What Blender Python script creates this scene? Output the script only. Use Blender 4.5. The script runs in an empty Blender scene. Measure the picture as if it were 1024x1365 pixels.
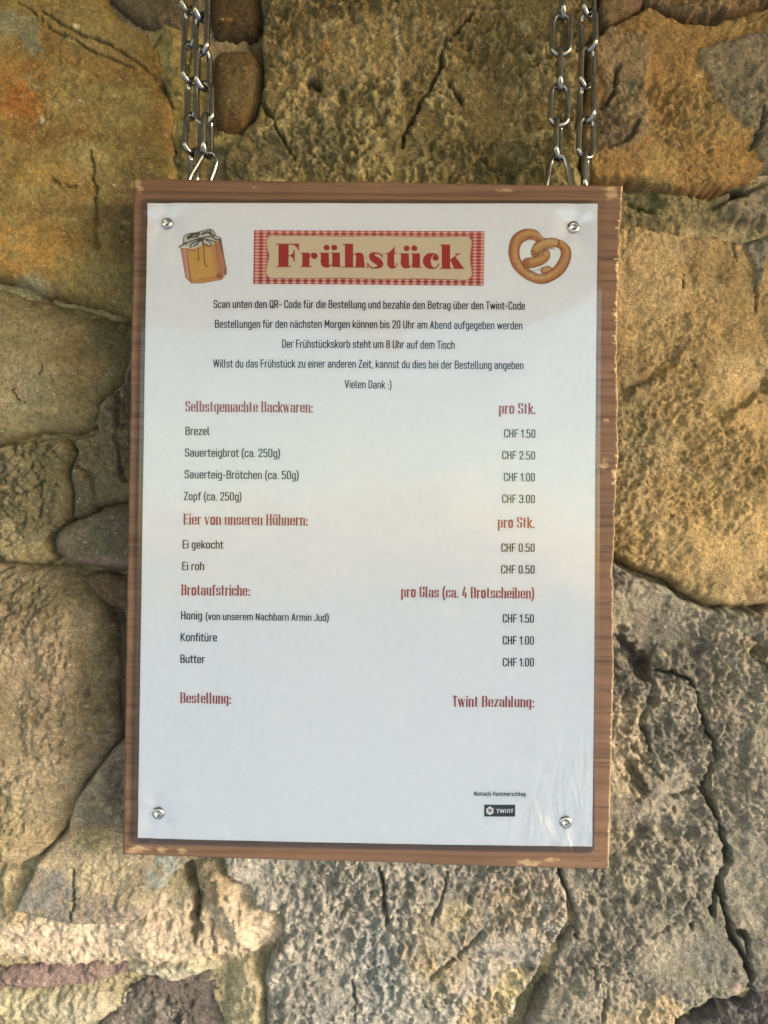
import bpy, math, random
import numpy as np
from mathutils import Matrix, Vector
random.seed(7); rng = np.random.default_rng(11)
S = bpy.context.scene
COL = S.collection

# ------------------------------------------------------------------ camera
CAMP = np.array([0.0153014, -0.3562475, -0.0003441])
PITCH, YAW, ROLL = 0.0132679, 0.0213624, -0.0110173
FPX = 1025.0
def rot3(a, b, c):
    ca, sa, cb, sb, cc, sc = math.cos(a), math.sin(a), math.cos(b), math.sin(b), math.cos(c), math.sin(c)
    Rx = np.array([[1,0,0],[0,ca,-sa],[0,sa,ca]]); Rz = np.array([[cb,-sb,0],[sb,cb,0],[0,0,1]]); Ry = np.array([[cc,0,sc],[0,1,0],[-sc,0,cc]])
    return Rz @ Rx @ Ry
RC = rot3(PITCH, YAW, ROLL)
cam = bpy.data.cameras.new('camera'); co = bpy.data.objects.new('camera', cam); COL.objects.link(co)
cam.sensor_fit = 'VERTICAL'; cam.sensor_height = 36; cam.lens = 36*FPX/1365
cam.clip_start = 0.01; cam.clip_end = 200
M4 = Matrix.Identity(4)
colv = [RC[:,0], RC[:,2], -RC[:,1]]
for i in range(3):
    for j in range(3): M4[i][j] = float(colv[j][i])
    M4[i][3] = float(CAMP[i])
co.matrix_world = M4
S.camera = co
def U(x, y, Y=0.0):
    """photo pixel -> point on the upright plane at depth Y (metres)"""
    x = np.asarray(x, float); y = np.asarray(y, float)
    d = np.stack([(x-512)/FPX, np.ones_like(x), -(y-682.5)/FPX], -1) @ RC.T
    s = (Y-CAMP[1])/d[...,1]
    return CAMP + s[...,None]*d

# ------------------------------------------------------------------ light
SUN_EL, SUN_AZ = 10.0, 63.0      # azimuth measured from straight out of the wall towards the right
w = bpy.data.worlds.new('World'); S.world = w; w.use_nodes = True
nt = w.node_tree; bg = nt.nodes['Background']
sky = nt.nodes.new('ShaderNodeTexSky'); sky.sky_type = 'NISHITA'; sky.sun_disc = False; sky.dust_density = 0.4; sky.ozone_density = 1.5
sky.sun_elevation = math.radians(SUN_EL); sky.sun_rotation = math.radians(180-SUN_AZ)
nt.links.new(sky.outputs[0], bg.inputs[0]); bg.inputs[1].default_value = 0.15
sd_ = Vector((math.sin(math.radians(SUN_AZ))*math.cos(math.radians(SUN_EL)), -math.cos(math.radians(SUN_AZ))*math.cos(math.radians(SUN_EL)), math.sin(math.radians(SUN_EL))))
sl = bpy.data.lights.new('sun', 'SUN'); sl.energy = 1.5; sl.angle = math.radians(19); sl.color = (1, .945, .93)
so = bpy.data.objects.new('sun', sl); COL.objects.link(so)
so.rotation_euler = sd_.to_track_quat('Z', 'Y').to_euler(); so.location = (1.5, -2, 3)
S.view_settings.view_transform = 'Standard'; S.view_settings.look = 'None'
S.view_settings.exposure = 2.5; S.view_settings.gamma = 1
S.cycles.max_bounces = 8; S.cycles.transparent_max_bounces = 16

# ------------------------------------------------------------------ helpers
def lin(c):
    c = np.asarray(c, float)/255.0
    return np.where(c <= .04045, c/12.92, ((c+.055)/1.055)**2.4)
def empty(name, loc, label=None, cat=None, group=None, kind=None):
    o = bpy.data.objects.new(name, None); COL.objects.link(o); o.location = loc; o.empty_display_size = .02
    tag(o, label, cat, group, kind); return o
def tag(o, label=None, cat=None, group=None, kind=None):
    for k, v in (('label', label), ('category', cat), ('group', group), ('kind', kind)):
        if v: o[k] = v
def mesh(name, verts, quads, mat, parent=None, smooth=True, tris=None, colors=None, attr='Col'):
    """verts Nx3 world coords, quads Mx4; parent empties are only translated"""
    v = np.asarray(verts, float).reshape(-1, 3)
    if parent is not None:
        pw = Vector(parent.location); p = parent.parent
        while p is not None: pw = pw + Vector(p.location); p = p.parent
        v = v - np.array(pw)
    me = bpy.data.meshes.new(name)
    q = np.asarray(quads, np.int32).reshape(-1, 4) if quads is not None and len(quads) else np.zeros((0,4), np.int32)
    t = np.asarray(tris, np.int32).reshape(-1, 3) if tris is not None and len(tris) else np.zeros((0,3), np.int32)
    me.vertices.add(len(v)); me.vertices.foreach_set('co', v.astype(np.float32).ravel())
    me.loops.add(q.size+t.size); me.loops.foreach_set('vertex_index', np.concatenate([q.ravel(), t.ravel()]))
    me.polygons.add(len(q)+len(t))
    me.polygons.foreach_set('loop_start', np.concatenate([np.arange(len(q))*4, q.size+np.arange(len(t))*3]).astype(np.int32))
    if smooth: me.polygons.foreach_set('use_smooth', np.ones(len(q)+len(t), bool))
    me.update(calc_edges=True); me.validate()
    if colors is not None:
        a = me.color_attributes.new(attr, 'FLOAT_COLOR', 'POINT')
        c = np.ones((len(v), 4), np.float32); c[:, :3] = np.clip(colors, 0, 1); a.data.foreach_set('color', c.ravel())
    if mat: me.materials.append(mat)
    o = bpy.data.objects.new(name, me); COL.objects.link(o)
    if parent is not None: o.parent = parent
    return o

def hash2(ix, iy, seed):
    h = (ix.astype(np.int64)*374761393 + iy.astype(np.int64)*668265263 + seed*2147483647) & 0xffffffff
    h = ((h ^ (h >> 13))*1274126177) & 0xffffffff
    h = (h ^ (h >> 16)) & 0xffffffff
    h = (h*2246822519) & 0xffffffff
    return ((h ^ (h >> 15)) & 0xffffff)/16777216.0
def vn(x, y, seed=0):
    ix = np.floor(x); iy = np.floor(y); fx = x-ix; fy = y-iy
    fx = fx*fx*fx*(fx*(fx*6-15)+10); fy = fy*fy*fy*(fy*(fy*6-15)+10)
    a = hash2(ix, iy, seed); b = hash2(ix+1, iy, seed); c = hash2(ix, iy+1, seed); d = hash2(ix+1, iy+1, seed)
    return (a+(b-a)*fx+(c-a)*fy+(a-b-c+d)*fx*fy)*2-1
def fbm(x, y, scale, octv=4, seed=0, gain=.5, ridged=False):
    x = np.asarray(x, float); y = np.asarray(y, float); r = np.zeros_like(x); a = 1.0; tot = 0; ca, sa = math.cos(.6), math.sin(.6)
    X = x/scale; Y = y/scale
    for i in range(octv):
        n = vn(X, Y, seed+i*17)
        if ridged: n = 1-2*np.abs(n)
        r += a*n; tot += a; a *= gain
        X, Y = (X*ca-Y*sa)*2.03+5.1, (X*sa+Y*ca)*2.03-3.7
    return r/tot
def worley(x, y, scale, seed=0):
    X = x/scale; Y = y/scale; ix = np.floor(X); iy = np.floor(Y)
    d1 = np.full(X.shape, 9.0); idv = np.zeros_like(X)
    for dx in (-1, 0, 1):
        for dy in (-1, 0, 1):
            cx = ix+dx; cy = iy+dy
            px = cx+.15+.7*hash2(cx, cy, seed+1); py = cy+.15+.7*hash2(cx, cy, seed+2)
            d = np.hypot(px-X, py-Y); m = d < d1
            d1 = np.where(m, d, d1); idv = np.where(m, hash2(cx, cy, seed+3), idv)
    return d1, idv
def sd_poly(x, y, P):
    """signed distance, negative inside"""
    P = np.asarray(P, float); n = len(P)
    d = np.full(np.shape(x), 1e18); inside = np.zeros(np.shape(x), bool)
    for i in range(n):
        a = P[i]; b = P[(i+1) % n]; e = b-a; wx = x-a[0]; wy = y-a[1]
        L = e@e
        if L < 1e-12: continue
        t = np.clip((wx*e[0]+wy*e[1])/L, 0, 1)
        d = np.minimum(d, (wx-e[0]*t)**2+(wy-e[1]*t)**2)
        c = (a[1] > y) != (b[1] > y)
        if abs(e[1]) > 1e-12: inside ^= c & (x < a[0]+e[0]*(y-a[1])/e[1])
    d = np.sqrt(d); return np.where(inside, -d, d)
def sd_line(x, y, P, w=None):
    """distance to polyline minus (interpolated) half width"""
    P = np.asarray(P, float); d = np.full(np.shape(x), 1e9)
    if w is None: w = np.zeros(len(P))
    w = np.broadcast_to(np.asarray(w, float), (len(P),))
    for i in range(len(P)-1):
        a = P[i]; b = P[i+1]; e = b-a; L = max(e@e, 1e-12)
        t = np.clip(((x-a[0])*e[0]+(y-a[1])*e[1])/L, 0, 1)
        d = np.minimum(d, np.hypot(x-a[0]-e[0]*t, y-a[1]-e[1]*t)-(w[i]+(w[i+1]-w[i])*t))
    return d
def sstep(a, b, x):
    t = np.clip((x-a)/(b-a), 0, 1); return t*t*(3-2*t)
def catmull(P, n=8, closed=False):
    P = np.asarray(P, float); m = len(P); out = []
    rngi = range(m if closed else m-1)
    for i in rngi:
        p0 = P[(i-1) % m] if closed or i > 0 else P[0]; p1 = P[i]; p2 = P[(i+1) % m]
        p3 = P[(i+2) % m] if closed or i+2 < m else P[-1]
        for k in range(n):
            t = k/n
            out.append(.5*((2*p1)+(-p0+p2)*t+(2*p0-5*p1+4*p2-p3)*t*t+(-p0+3*p1-3*p2+p3)*t**3))
    if not closed: out.append(P[-1])
    return np.array(out)

# ------------------------------------------------------------------ materials
def new_mat(name):
    m = bpy.data.materials.new(name); m.use_nodes = True; t = m.node_tree
    return m, t, t.nodes['Principled BSDF'], t.links
def simple(name, rgb, rough=.6, metal=0., spec=.5):
    m, t, b, L = new_mat(name)
    b.inputs['Base Color'].default_value = (*rgb, 1); b.inputs['Roughness'].default_value = rough
    b.inputs['Metallic'].default_value = metal; b.inputs['Specular IOR Level'].default_value = spec
    return m
def node(t, typ, **kw):
    n = t.nodes.new(typ)
    for k, v in kw.items():
        if k in n.inputs: n.inputs[k].default_value = v
        else: setattr(n, k, v)
    return n
def ramp(t, fac, stops):
    r = t.nodes.new('ShaderNodeValToRGB'); e = r.color_ramp.elements
    while len(e) < len(stops): e.new(.5)
    for q, (p, c) in zip(e, stops): q.position = p; q.color = (*c, 1) if len(c) == 3 else c
    t.links.new(fac, r.inputs[0]); return r.outputs[0]
def stone_mat():
    m, t, b, L = new_mat('stone'); at = node(t, 'ShaderNodeAttribute', attribute_name='Col')
    tc = node(t, 'ShaderNodeTexCoord')
    n1 = node(t, 'ShaderNodeTexNoise', Scale=1000.0, Detail=4.0, Roughness=.8)
    n2 = node(t, 'ShaderNodeTexNoise', Scale=190.0, Detail=6.0, Roughness=.65)
    v1 = node(t, 'ShaderNodeTexVoronoi', Scale=620.0)
    for n in (n1, n2, v1): L.new(tc.outputs['Object'], n.inputs['Vector'])
    g1 = ramp(t, n1.outputs['Fac'], [(.3, (.5,.5,.5)), (.5, (.98,.98,.98)), (.72, (1.65,1.6,1.5))])
    g2 = ramp(t, n2.outputs['Fac'], [(.3, (.78,.78,.8)), (.52, (1,1,1)), (.75, (1.2,1.17,1.1))])
    mx = node(t, 'ShaderNodeMix', data_type='RGBA', blend_type='MULTIPLY'); mx.inputs[0].default_value = 1
    L.new(at.outputs['Color'], mx.inputs[6]); L.new(g1, mx.inputs[7])
    mx2 = node(t, 'ShaderNodeMix', data_type='RGBA', blend_type='MULTIPLY'); mx2.inputs[0].default_value = 1
    L.new(mx.outputs[2], mx2.inputs[6]); L.new(g2, mx2.inputs[7])
    L.new(mx2.outputs[2], b.inputs['Base Color'])
    b.inputs['Roughness'].default_value = .88; b.inputs['Specular IOR Level'].default_value = .3
    bp = node(t, 'ShaderNodeBump', Strength=.9, Distance=.0014); L.new(n1.outputs['Fac'], bp.inputs['Height'])
    bp2 = node(t, 'ShaderNodeBump', Strength=.8, Distance=.0026); L.new(n2.outputs['Fac'], bp2.inputs['Height'])
    L.new(bp2.outputs[0], bp.inputs['Normal'])
    bp3 = node(t, 'ShaderNodeBump', Strength=.3, Distance=.0006); L.new(v1.outputs['Distance'], bp3.inputs['Height'])
    L.new(bp.outputs[0], bp3.inputs['Normal']); L.new(bp3.outputs[0], b.inputs['Normal'])
    return m
def wood_mat():
    m, t, b, L = new_mat('reddish_wood'); tc = node(t, 'ShaderNodeTexCoord'); at = node(t, 'ShaderNodeAttribute', attribute_name='Col')
    mp = node(t, 'ShaderNodeMapping'); L.new(tc.outputs['Object'], mp.inputs['Vector']); mp.inputs['Scale'].default_value = (7, 60, 330)
    n1 = node(t, 'ShaderNodeTexNoise', Scale=1.0, Detail=7.0, Roughness=.62, Distortion=.6); L.new(mp.outputs[0], n1.inputs['Vector'])
    mp2 = node(t, 'ShaderNodeMapping'); L.new(tc.outputs['Object'], mp2.inputs['Vector']); mp2.inputs['Scale'].default_value = (1.2, 10, 26)
    wv = node(t, 'ShaderNodeTexWave', Scale=1.5, Distortion=7.0, Detail=3.0); wv.bands_direction = 'Z'; wv.inputs['Detail Scale'].default_value = 1.3
    L.new(mp2.outputs[0], wv.inputs['Vector'])
    c1 = ramp(t, n1.outputs['Fac'], [(.25, (.45,.42,.40)), (.42, (.85,.83,.81)), (.55, (1,1,1)), (.8, (1.2,1.16,1.12))])
    c2 = ramp(t, wv.outputs['Fac'], [(0, (.78,.74,.7)), (.13, (.95,.93,.92)), (.6, (1.02,1.01,1)), (1, (1.06,1.06,1.06))])
    big = node(t, 'ShaderNodeTexNoise', Scale=9.0, Detail=3.0); L.new(tc.outputs['Object'], big.inputs['Vector'])
    c3 = ramp(t, big.outputs['Fac'], [(.3, (.8,.78,.78)), (.7, (1.18,1.16,1.12))])
    src = at.outputs['Color']
    for c in (c1, c2, c3):
        mx = node(t, 'ShaderNodeMix', data_type='RGBA', blend_type='MULTIPLY'); mx.inputs[0].default_value = 1
        L.new(src, mx.inputs[6]); L.new(c, mx.inputs[7]); src = mx.outputs[2]
    L.new(src, b.inputs['Base Color']); b.inputs['Roughness'].default_value = .72; b.inputs['Specular IOR Level'].default_value = .3
    bp = node(t, 'ShaderNodeBump', Strength=.5, Distance=.0006); L.new(n1.outputs['Fac'], bp.inputs['Height'])
    L.new(bp.outputs[0], b.inputs['Normal']); return m
def film_mat():
    m, t, b, L = new_mat('laminating_film'); t.nodes.remove(b)
    out = t.nodes['Material Output']
    tr = node(t, 'ShaderNodeBsdfTransparent'); tr.inputs[0].default_value = (.985,.985,.985,1)
    gl = node(t, 'ShaderNodeBsdfGlossy', Roughness=.08)
    fr = node(t, 'ShaderNodeFresnel', IOR=1.5)
    tc = node(t, 'ShaderNodeTexCoord'); n = node(t, 'ShaderNodeTexNoise', Scale=55.0, Detail=3.0, Distortion=.8)
    mp = node(t, 'ShaderNodeMapping'); mp.inputs['Scale'].default_value = (2.6, 1, 1)
    L.new(tc.outputs['Object'], mp.inputs[0]); L.new(mp.outputs[0], n.inputs['Vector'])
    at = node(t, 'ShaderNodeAttribute', attribute_name='Col')
    n3 = node(t, 'ShaderNodeTexNoise', Scale=420.0, Detail=2.0); L.new(tc.outputs['Object'], n3.inputs['Vector'])
    ad = node(t, 'ShaderNodeMath', operation='MULTIPLY_ADD'); L.new(n3.outputs['Fac'], ad.inputs[0]); ad.inputs[1].default_value = .06; L.new(n.outputs['Fac'], ad.inputs[2])
    ml = node(t, 'ShaderNodeMath', operation='MULTIPLY'); L.new(ad.outputs[0], ml.inputs[0]); L.new(at.outputs['Fac'], ml.inputs[1])
    bp = node(t, 'ShaderNodeBump', Strength=1.0, Distance=.0035); L.new(ml.outputs[0], bp.inputs['Height'])
    L.new(bp.outputs[0], gl.inputs['Normal']); L.new(bp.outputs[0], fr.inputs['Normal'])
    mx = node(t, 'ShaderNodeMixShader'); L.new(fr.outputs[0], mx.inputs[0]); L.new(tr.outputs[0], mx.inputs[1]); L.new(gl.outputs[0], mx.inputs[2])
    L.new(mx.outputs[0], out.inputs[0]); return m
def paper_mat():
    m, t, b, L = new_mat('white_paper'); tc = node(t, 'ShaderNodeTexCoord')
    n = node(t, 'ShaderNodeTexNoise', Scale=260.0, Detail=3.0); L.new(tc.outputs['Object'], n.inputs['Vector'])
    L.new(ramp(t, n.outputs['Fac'], [(.3, (.765,.745,.775)), (.7, (.80,.78,.805))]), b.inputs['Base Color'])
    b.inputs['Roughness'].default_value = .8; b.inputs['Specular IOR Level'].default_value = .2; return m
def print_mat():
    m, t, b, L = new_mat('printed_ink'); at = node(t, 'ShaderNodeAttribute', attribute_name='Col')
    L.new(at.outputs['Color'], b.inputs['Base Color']); b.inputs['Roughness'].default_value = .75; b.inputs['Specular IOR Level'].default_value = .2; return m
def metal_mat(name, col, rough, bump=.3):
    m, t, b, L = new_mat(name); tc = node(t, 'ShaderNodeTexCoord')
    n = node(t, 'ShaderNodeTexNoise', Scale=500.0, Detail=4.0); L.new(tc.outputs['Object'], n.inputs['Vector'])
    b.inputs['Metallic'].default_value = 1
    L.new(ramp(t, n.outputs['Fac'], [(.3, tuple(.72*c for c in col)), (.65, col)]), b.inputs['Base Color'])
    r = node(t, 'ShaderNodeMapRange'); r.inputs[3].default_value = rough*.7; r.inputs[4].default_value = rough*1.5
    L.new(n.outputs['Fac'], r.inputs[0]); L.new(r.outputs[0], b.inputs['Roughness'])
    bp = node(t, 'ShaderNodeBump', Strength=bump, Distance=.0002); L.new(n.outputs['Fac'], bp.inputs['Height']); L.new(bp.outputs[0], b.inputs['Normal'])
    return m
STONE = stone_mat(); WOOD = wood_mat(); FILM = film_mat(); PAPER = paper_mat(); PRINT = print_mat()
STEEL = metal_mat('zinc_plated_steel', (.31,.31,.28), .2); SCREW = metal_mat('stainless_steel', (.42,.41,.39), .26)

# ------------------------------------------------------------------ unseen, added for the light: ground that bounces it, roof that shades the wall
def ground():
    n = 90; xs = np.linspace(-12, 12, n); ys = np.linspace(-14, .3, n); X, Y = np.meshgrid(xs, ys)
    Z = -1.45+.02*fbm(X, Y, 1.2, 3, 5)
    idx = np.arange(n*n).reshape(n, n); q = np.stack([idx[:-1,:-1], idx[:-1,1:], idx[1:,1:], idx[1:,:-1]], -1).reshape(-1, 4)
    m, t, b, L = new_mat('pale_gravel'); tc = node(t, 'ShaderNodeTexCoord')
    v = node(t, 'ShaderNodeTexVoronoi', Scale=60.0); L.new(tc.outputs['Object'], v.inputs['Vector'])
    L.new(ramp(t, v.outputs['Color'], [(.2, (.36,.33,.345)), (.8, (.52,.49,.50))]), b.inputs['Base Color']); b.inputs['Roughness'].default_value = .95
    o = mesh('ground', np.stack([X, Y, Z], -1), q, m); tag(o, kind='structure')
def shade_roof():
    m = simple('warm_bounce_planks', (.30,.23,.11), .8)  # added roof; yellow tone gives a warm bounce on the wall's top
    v = []; q = []
    def box(x0, x1, y0, y1, z0, z1):
        b0 = len(v); v.extend([(x, y, z) for z in (z0, z1) for y in (y0, y1) for x in (x0, x1)])
        for f in ((0,2,3,1),(4,5,7,6),(0,1,5,4),(2,6,7,3),(0,4,6,2),(1,3,7,5)): q.append([b0+i for i in f])
    n = 9
    for i in range(n): box(-2.6, 2.6, -1.35+i*.15, -1.35+i*.15+.146, .46, .485)
    for i in range(7): box(-2.4+i*.8-.035, -2.4+i*.8+.035, -1.3, -.04, .39, .459)
    o = mesh('added_shade_roof', v, q, m, smooth=False); tag(o, kind='structure')
ground(); shade_roof()

# ------------------------------------------------------------------ stone wall
WALLY = 0.040
# name: outline in photo pixels, plateau height mm, edge rounding px, relief (coarse, mid, fine mm), pit, colours
def blot(x, y, r, c, k=1.0, ry=None, soft=.35): return (x, y, r, ry or r, c, k, soft)
STONES = []
def st(poly, h, rnd, rel, col, pit=0.0, tilt=(0,0), blots=(), cracks=(), alt=None, res=2.0, wob=3.0, aniso=None, smooth=False, crust=None):
    STONES.append(dict(poly=poly, h=h, rnd=rnd, rel=rel, col=col, pit=pit, tilt=tilt, blots=blots, cracks=cracks, alt=alt, res=res, wob=wob, aniso=aniso, smooth=smooth, crust=crust))
OCH=(150,122,62); OLV=(122,112,66); TAN=(165,138,88); GRY=(128,122,105); MORT=(160,148,116)
st([(-160,-160),(120,-160),(140,0),(165,28),(190,38),(205,62),(211,88),(207,106),(224,126),(228,150),(223,176),(231,200),(236,250),(235,400),(200,425),(165,418),(128,404),(92,398),(60,394),(30,380),(0,372),(-160,340)],
   13, 34, (2.4, .9, .35), (144,128,72), pit=.3, tilt=(-1.2,.6), alt=(136,112,58), aniso=.55,
   blots=[blot(35,125,40,(158,108,42),.6,52), blot(30,145,26,(150,88,22),.6,22), ('poly',[(-20,25),(20,20),(48,26),(58,36),(56,48),(64,72),(54,84),(44,82),(36,60),(24,52),(-20,52)],(128,130,98),.8,.6,4.0), blot(60,180,55,(120,85,35),.6,14), blot(120,185,30,(118,88,40),.6,12), blot(150,60,60,(140,128,80),.5,30),
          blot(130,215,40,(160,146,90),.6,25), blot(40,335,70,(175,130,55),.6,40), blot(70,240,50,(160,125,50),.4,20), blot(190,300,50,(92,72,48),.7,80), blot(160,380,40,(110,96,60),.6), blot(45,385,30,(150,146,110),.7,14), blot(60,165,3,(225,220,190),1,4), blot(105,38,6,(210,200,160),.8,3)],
   cracks=[([(124,205),(127,230),(129,262),(130,300),(132,332)],2.4,2.2), ([(60,20),(110,50),(150,62),(200,95),(225,135)],2.5,2.0), ([(30,10),(70,38),(120,70),(180,95)],2,1.4), ([(70,242),(92,250),(104,251)],2,1.6)])
st([(-160,352),(0,384),(40,399),(95,408),(165,428),(200,436),(195,465),(168,475),(158,508),(126,535),(124,566),(100,577),(52,575),(0,592),(-160,600)],
   12, 42, (1.8,.6,.25), (136,122,82), pit=.1, tilt=(-1.5,1.5), alt=(120,112,74), aniso=.6,
   blots=[blot(70,410,90,(108,100,62),.7,22), blot(110,480,45,(140,112,66),.5), blot(150,450,40,(84,78,50),.7), blot(20,520,50,(142,136,104),.5)],
   cracks=[([(56,500),(60,493),(57,485)],1.5,1.2), ([(20,520),(26,532),(36,536)],1.2,.8)])
st([(-160,610),(0,598),(54,583),(90,588),(96,604),(87,628),(92,655),(95,690),(72,706),(66,722),(74,742),(60,752),(20,752),(0,742),(-160,720)],
   11, 12, (2.4,1.7,.8), (142,130,92), pit=1.1, alt=(112,104,70), tilt=(0,-.6),
   blots=[blot(60,735,45,(160,142,92),.6,14), blot(75,690,25,(140,122,90),.5), blot(10,625,12,(100,98,90),.6,7)],
   cracks=[([(0,660),(40,655),(62,640)],2,2), ([(45,618),(60,650),(55,690)],2,1.6)])
st([(100,585),(128,574),(130,540),(160,514),(172,480),(215,465),(215,670),(175,668),(138,672),(112,687),(99,688),(97,655),(93,630),(101,604)],
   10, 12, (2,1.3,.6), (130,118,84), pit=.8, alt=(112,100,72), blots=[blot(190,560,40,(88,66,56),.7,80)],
   cracks=[([(160,512),(157,545),(160,600),(166,640)],2.4,3), ([(106,620),(126,640),(128,668)],1.6,1.6)])
st([(69,726),(71,712),(80,702),(98,694),(140,678),(180,668),(230,662),(230,765),(170,762),(130,757),(95,751),(76,741)],
   17, 26, (1.2,.45,.2), (124,110,88), pit=.35, alt=(104,92,72), wob=.8, smooth=True, blots=[blot(130,720,28,(98,100,72),.8,16), blot(120,748,60,(146,124,98),.6,8)])  # second blot paints the lit lower rim into the colour
st([(-160,735),(0,757),(50,758),(88,757),(105,778),(128,808),(146,845),(151,885),(150,935),(148,985),(130,1015),(100,1055),(84,1100),(62,1130),(30,1152),(0,1158),(-160,1165)],
   18, 60, (3.2,1.3,.75), (162,144,108), smooth=True, pit=.7, alt=(134,118,84), tilt=(-1.2,-.2),
   blots=[blot(50,785,80,(100,94,62),.7,26), blot(120,922,5,(84,78,60),.9,8), blot(60,900,50,(165,140,108),.5), blot(20,1100,60,(160,146,104),.6,50)],  # first blot paints the boulder's shaded top into the colour
   cracks=[([(104,760),(108,790),(106,822)],1,.9)])
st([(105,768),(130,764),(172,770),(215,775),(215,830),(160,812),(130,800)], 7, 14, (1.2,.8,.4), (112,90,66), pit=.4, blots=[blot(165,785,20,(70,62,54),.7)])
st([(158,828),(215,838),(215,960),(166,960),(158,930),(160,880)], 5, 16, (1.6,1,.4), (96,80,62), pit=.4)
st([(20,1213),(50,1148),(88,1108),(100,1068),(150,1000),(200,960),(262,960),(262,1140),(228,1165),(206,1200),(192,1226),(150,1232),(100,1232),(60,1222)],
   9, 9, (1.8,.8,.45), (170,154,118), pit=.15, alt=(146,132,104), wob=1.5, tilt=(0,.5), aniso=.8,
   blots=[blot(62,1196,42,(126,122,108),.95,44,.12), blot(140,1090,44,(120,106,88),.6,60), blot(120,1120,26,(150,146,96),.5,22), blot(150,1215,50,(140,126,112),.7,18,.2), blot(222,1165,26,(146,150,132),.9,36,.12), blot(170,1050,30,(90,78,68),.6,40)],
   cracks=[([(98,1160),(101,1190),(97,1218),(100,1234)],1.6,2)])
st([(-160,1305),(0,1293),(60,1288),(140,1281),(184,1284),(165,1297),(110,1313),(60,1318),(0,1317),(-160,1325)], 4.6, 12, (.8,.8,.4), (146,122,108), pit=.6, wob=1.6)
st([(-160,1262),(0,1258),(40,1255),(82,1257),(60,1268),(0,1276),(-160,1280)], 4.2, 10, (.6,.6,.3), (158,136,118), pit=.5, wob=1.6)
st([(100,1420),(150,1345),(172,1316),(200,1300),(240,1303),(287,1291),(296,1302),(300,1328),(312,1350),(320,1420)], 3, 16, (3,2,.6), (126,114,94), pit=.9, alt=(100,90,78), blots=[blot(262,1340,34,(84,76,66),.7,28), blot(200,1352,44,(150,144,122),.5,22)])
st([(292,1000),(740,1000),(742,1160),(756,1195),(758,1222),(742,1250),(700,1318),(680,1365),(640,1520),(362,1520),(356,1360),(354,1300),(370,1262),(379,1220),(340,1214),(331,1186),(302,1166),(292,1130)],
   11, 12, (3.4,1.8,.8), (166,158,138), crust=(180,170,146), pit=.9, alt=(140,134,116), tilt=(0,-.5),
   blots=[blot(500,1290,36,(146,148,136),.8,80), blot(440,1330,60,(134,130,116),.5), blot(590,1260,55,(152,136,102),.7,70), blot(690,1200,66,(160,140,108),.75,52), blot(600,1180,50,(122,112,96),.6,30),
          blot(700,1320,56,(186,164,114),.85,44,.2), blot(650,1365,44,(176,154,110),.8,40,.2), blot(612,1215,24,(176,158,112),.6,16), blot(580,1285,20,(170,150,106),.6,26), blot(670,1270,18,(104,98,82),.7,12), blot(684,1342,3,(226,214,180),1,11), blot(715,1288,22,(104,96,80),.7,9)],
   cracks=[([(596,1160),(588,1200),(575,1225)],3,2), ([(505,1150),(512,1190),(516,1225)],5,2.4), ([(742,1352),(722,1330),(700,1372)],1.6,1.6), ([(720,1372),(752,1345),(790,1295)],2,2), ([(645,1240),(622,1262),(574,1302)],2.5,2), ([(470,1300),(472,1330),(476,1372)],2,1.6), ([(628,1190),(626,1198)],3,3.2)])
st([(700,760),(815,750),(850,770),(888,782),(905,797),(940,811),(980,815),(1024,812),(1170,800),(1170,1330),(1040,1322),(1003,1322),(983,1331),(952,1334),(900,1356),(895,1500),(690,1500),(706,1365),(745,1262),(770,1226),(758,1195),(746,1160),(720,1100)],
   13, 8, (4.0,1.9,.8), (150,140,116), pit=1.0, alt=(124,117,98), tilt=(.3,0),
   blots=[blot(838,880,26,(92,86,72),.7,40), blot(835,1000,22,(184,166,128),.75,60), ('poly',[(806,930),(845,925),(853,960),(850,1000),(858,1030),(850,1060),(806,1060)],(178,160,126),.7,1.5,5.0), blot(826,1130,26,(170,156,118),.6,50), blot(850,1050,20,(98,88,76),.7,24), blot(920,1180,44,(128,122,104),.6,100), blot(885,1340,24,(194,168,124),.85,22,.15), blot(840,1352,40,(184,160,114),.6,20), blot(870,1250,60,(152,140,116),.5,30), blot(940,1290,36,(118,116,98),.7,44), blot(985,1318,8,(196,166,136),.7,8), blot(900,815,70,(150,142,118),.5,24),
          blot(1005,868,34,(166,144,100),.6,20), blot(965,905,30,(132,118,88),.4), blot(985,1060,50,(134,126,106),.5,90), blot(965,1120,14,(102,116,90),.5,20), blot(960,950,14,(176,154,124),.6,14), blot(884,872,5,(206,190,140),.9,4), ('poly',[(975,800),(990,775),(1024,772),(1060,800),(1030,830),(1000,822)],(132,112,78),.7,1.0,4.0)],
   cracks=[([(882,1062),(905,1058),(930,1048)],3,2.4), ([(866,893),(897,894),(918,905),(928,925),(931,949),(938,966),(948,987),(954,1003),(936,1047)],10,2.6), ([(936,1047),(945,1073),(961,1101),(969,1133),(969,1155),(958,1171),(953,1193),(948,1218)],11,4.6), ([(958,1171),(962,1200),(975,1250),(991,1275),(999,1300),(999,1320),(985,1332)],10,4.2), ([(980,1235),(994,1252),(992,1272)],6,3.4),
     ([(800,1180),(803,1152),(790,1140)],2,1.6), ([(758,1212),(764,1232),(768,1248)],4,3.5), ([(866,1245),(880,1236),(896,1228)],2,1.6), ([(918,1230),(919,1234)],4,3), ([(835,985),(850,1005),(880,1035)],2,2), ([(802,1365),(806,1340),(808,1310)],2.5,2), ([(826,852),(845,875),(852,900)],8,12), ([(856,885),(868,920),(862,935)],4,7), ([(838,1020),(846,1040),(850,1050)],6,10), ([(1002,868),(1020,864)],7,6), ([(1010,880),(1022,890)],3,3), ([(862,1000),(852,960),(862,930)],4,3)])
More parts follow.
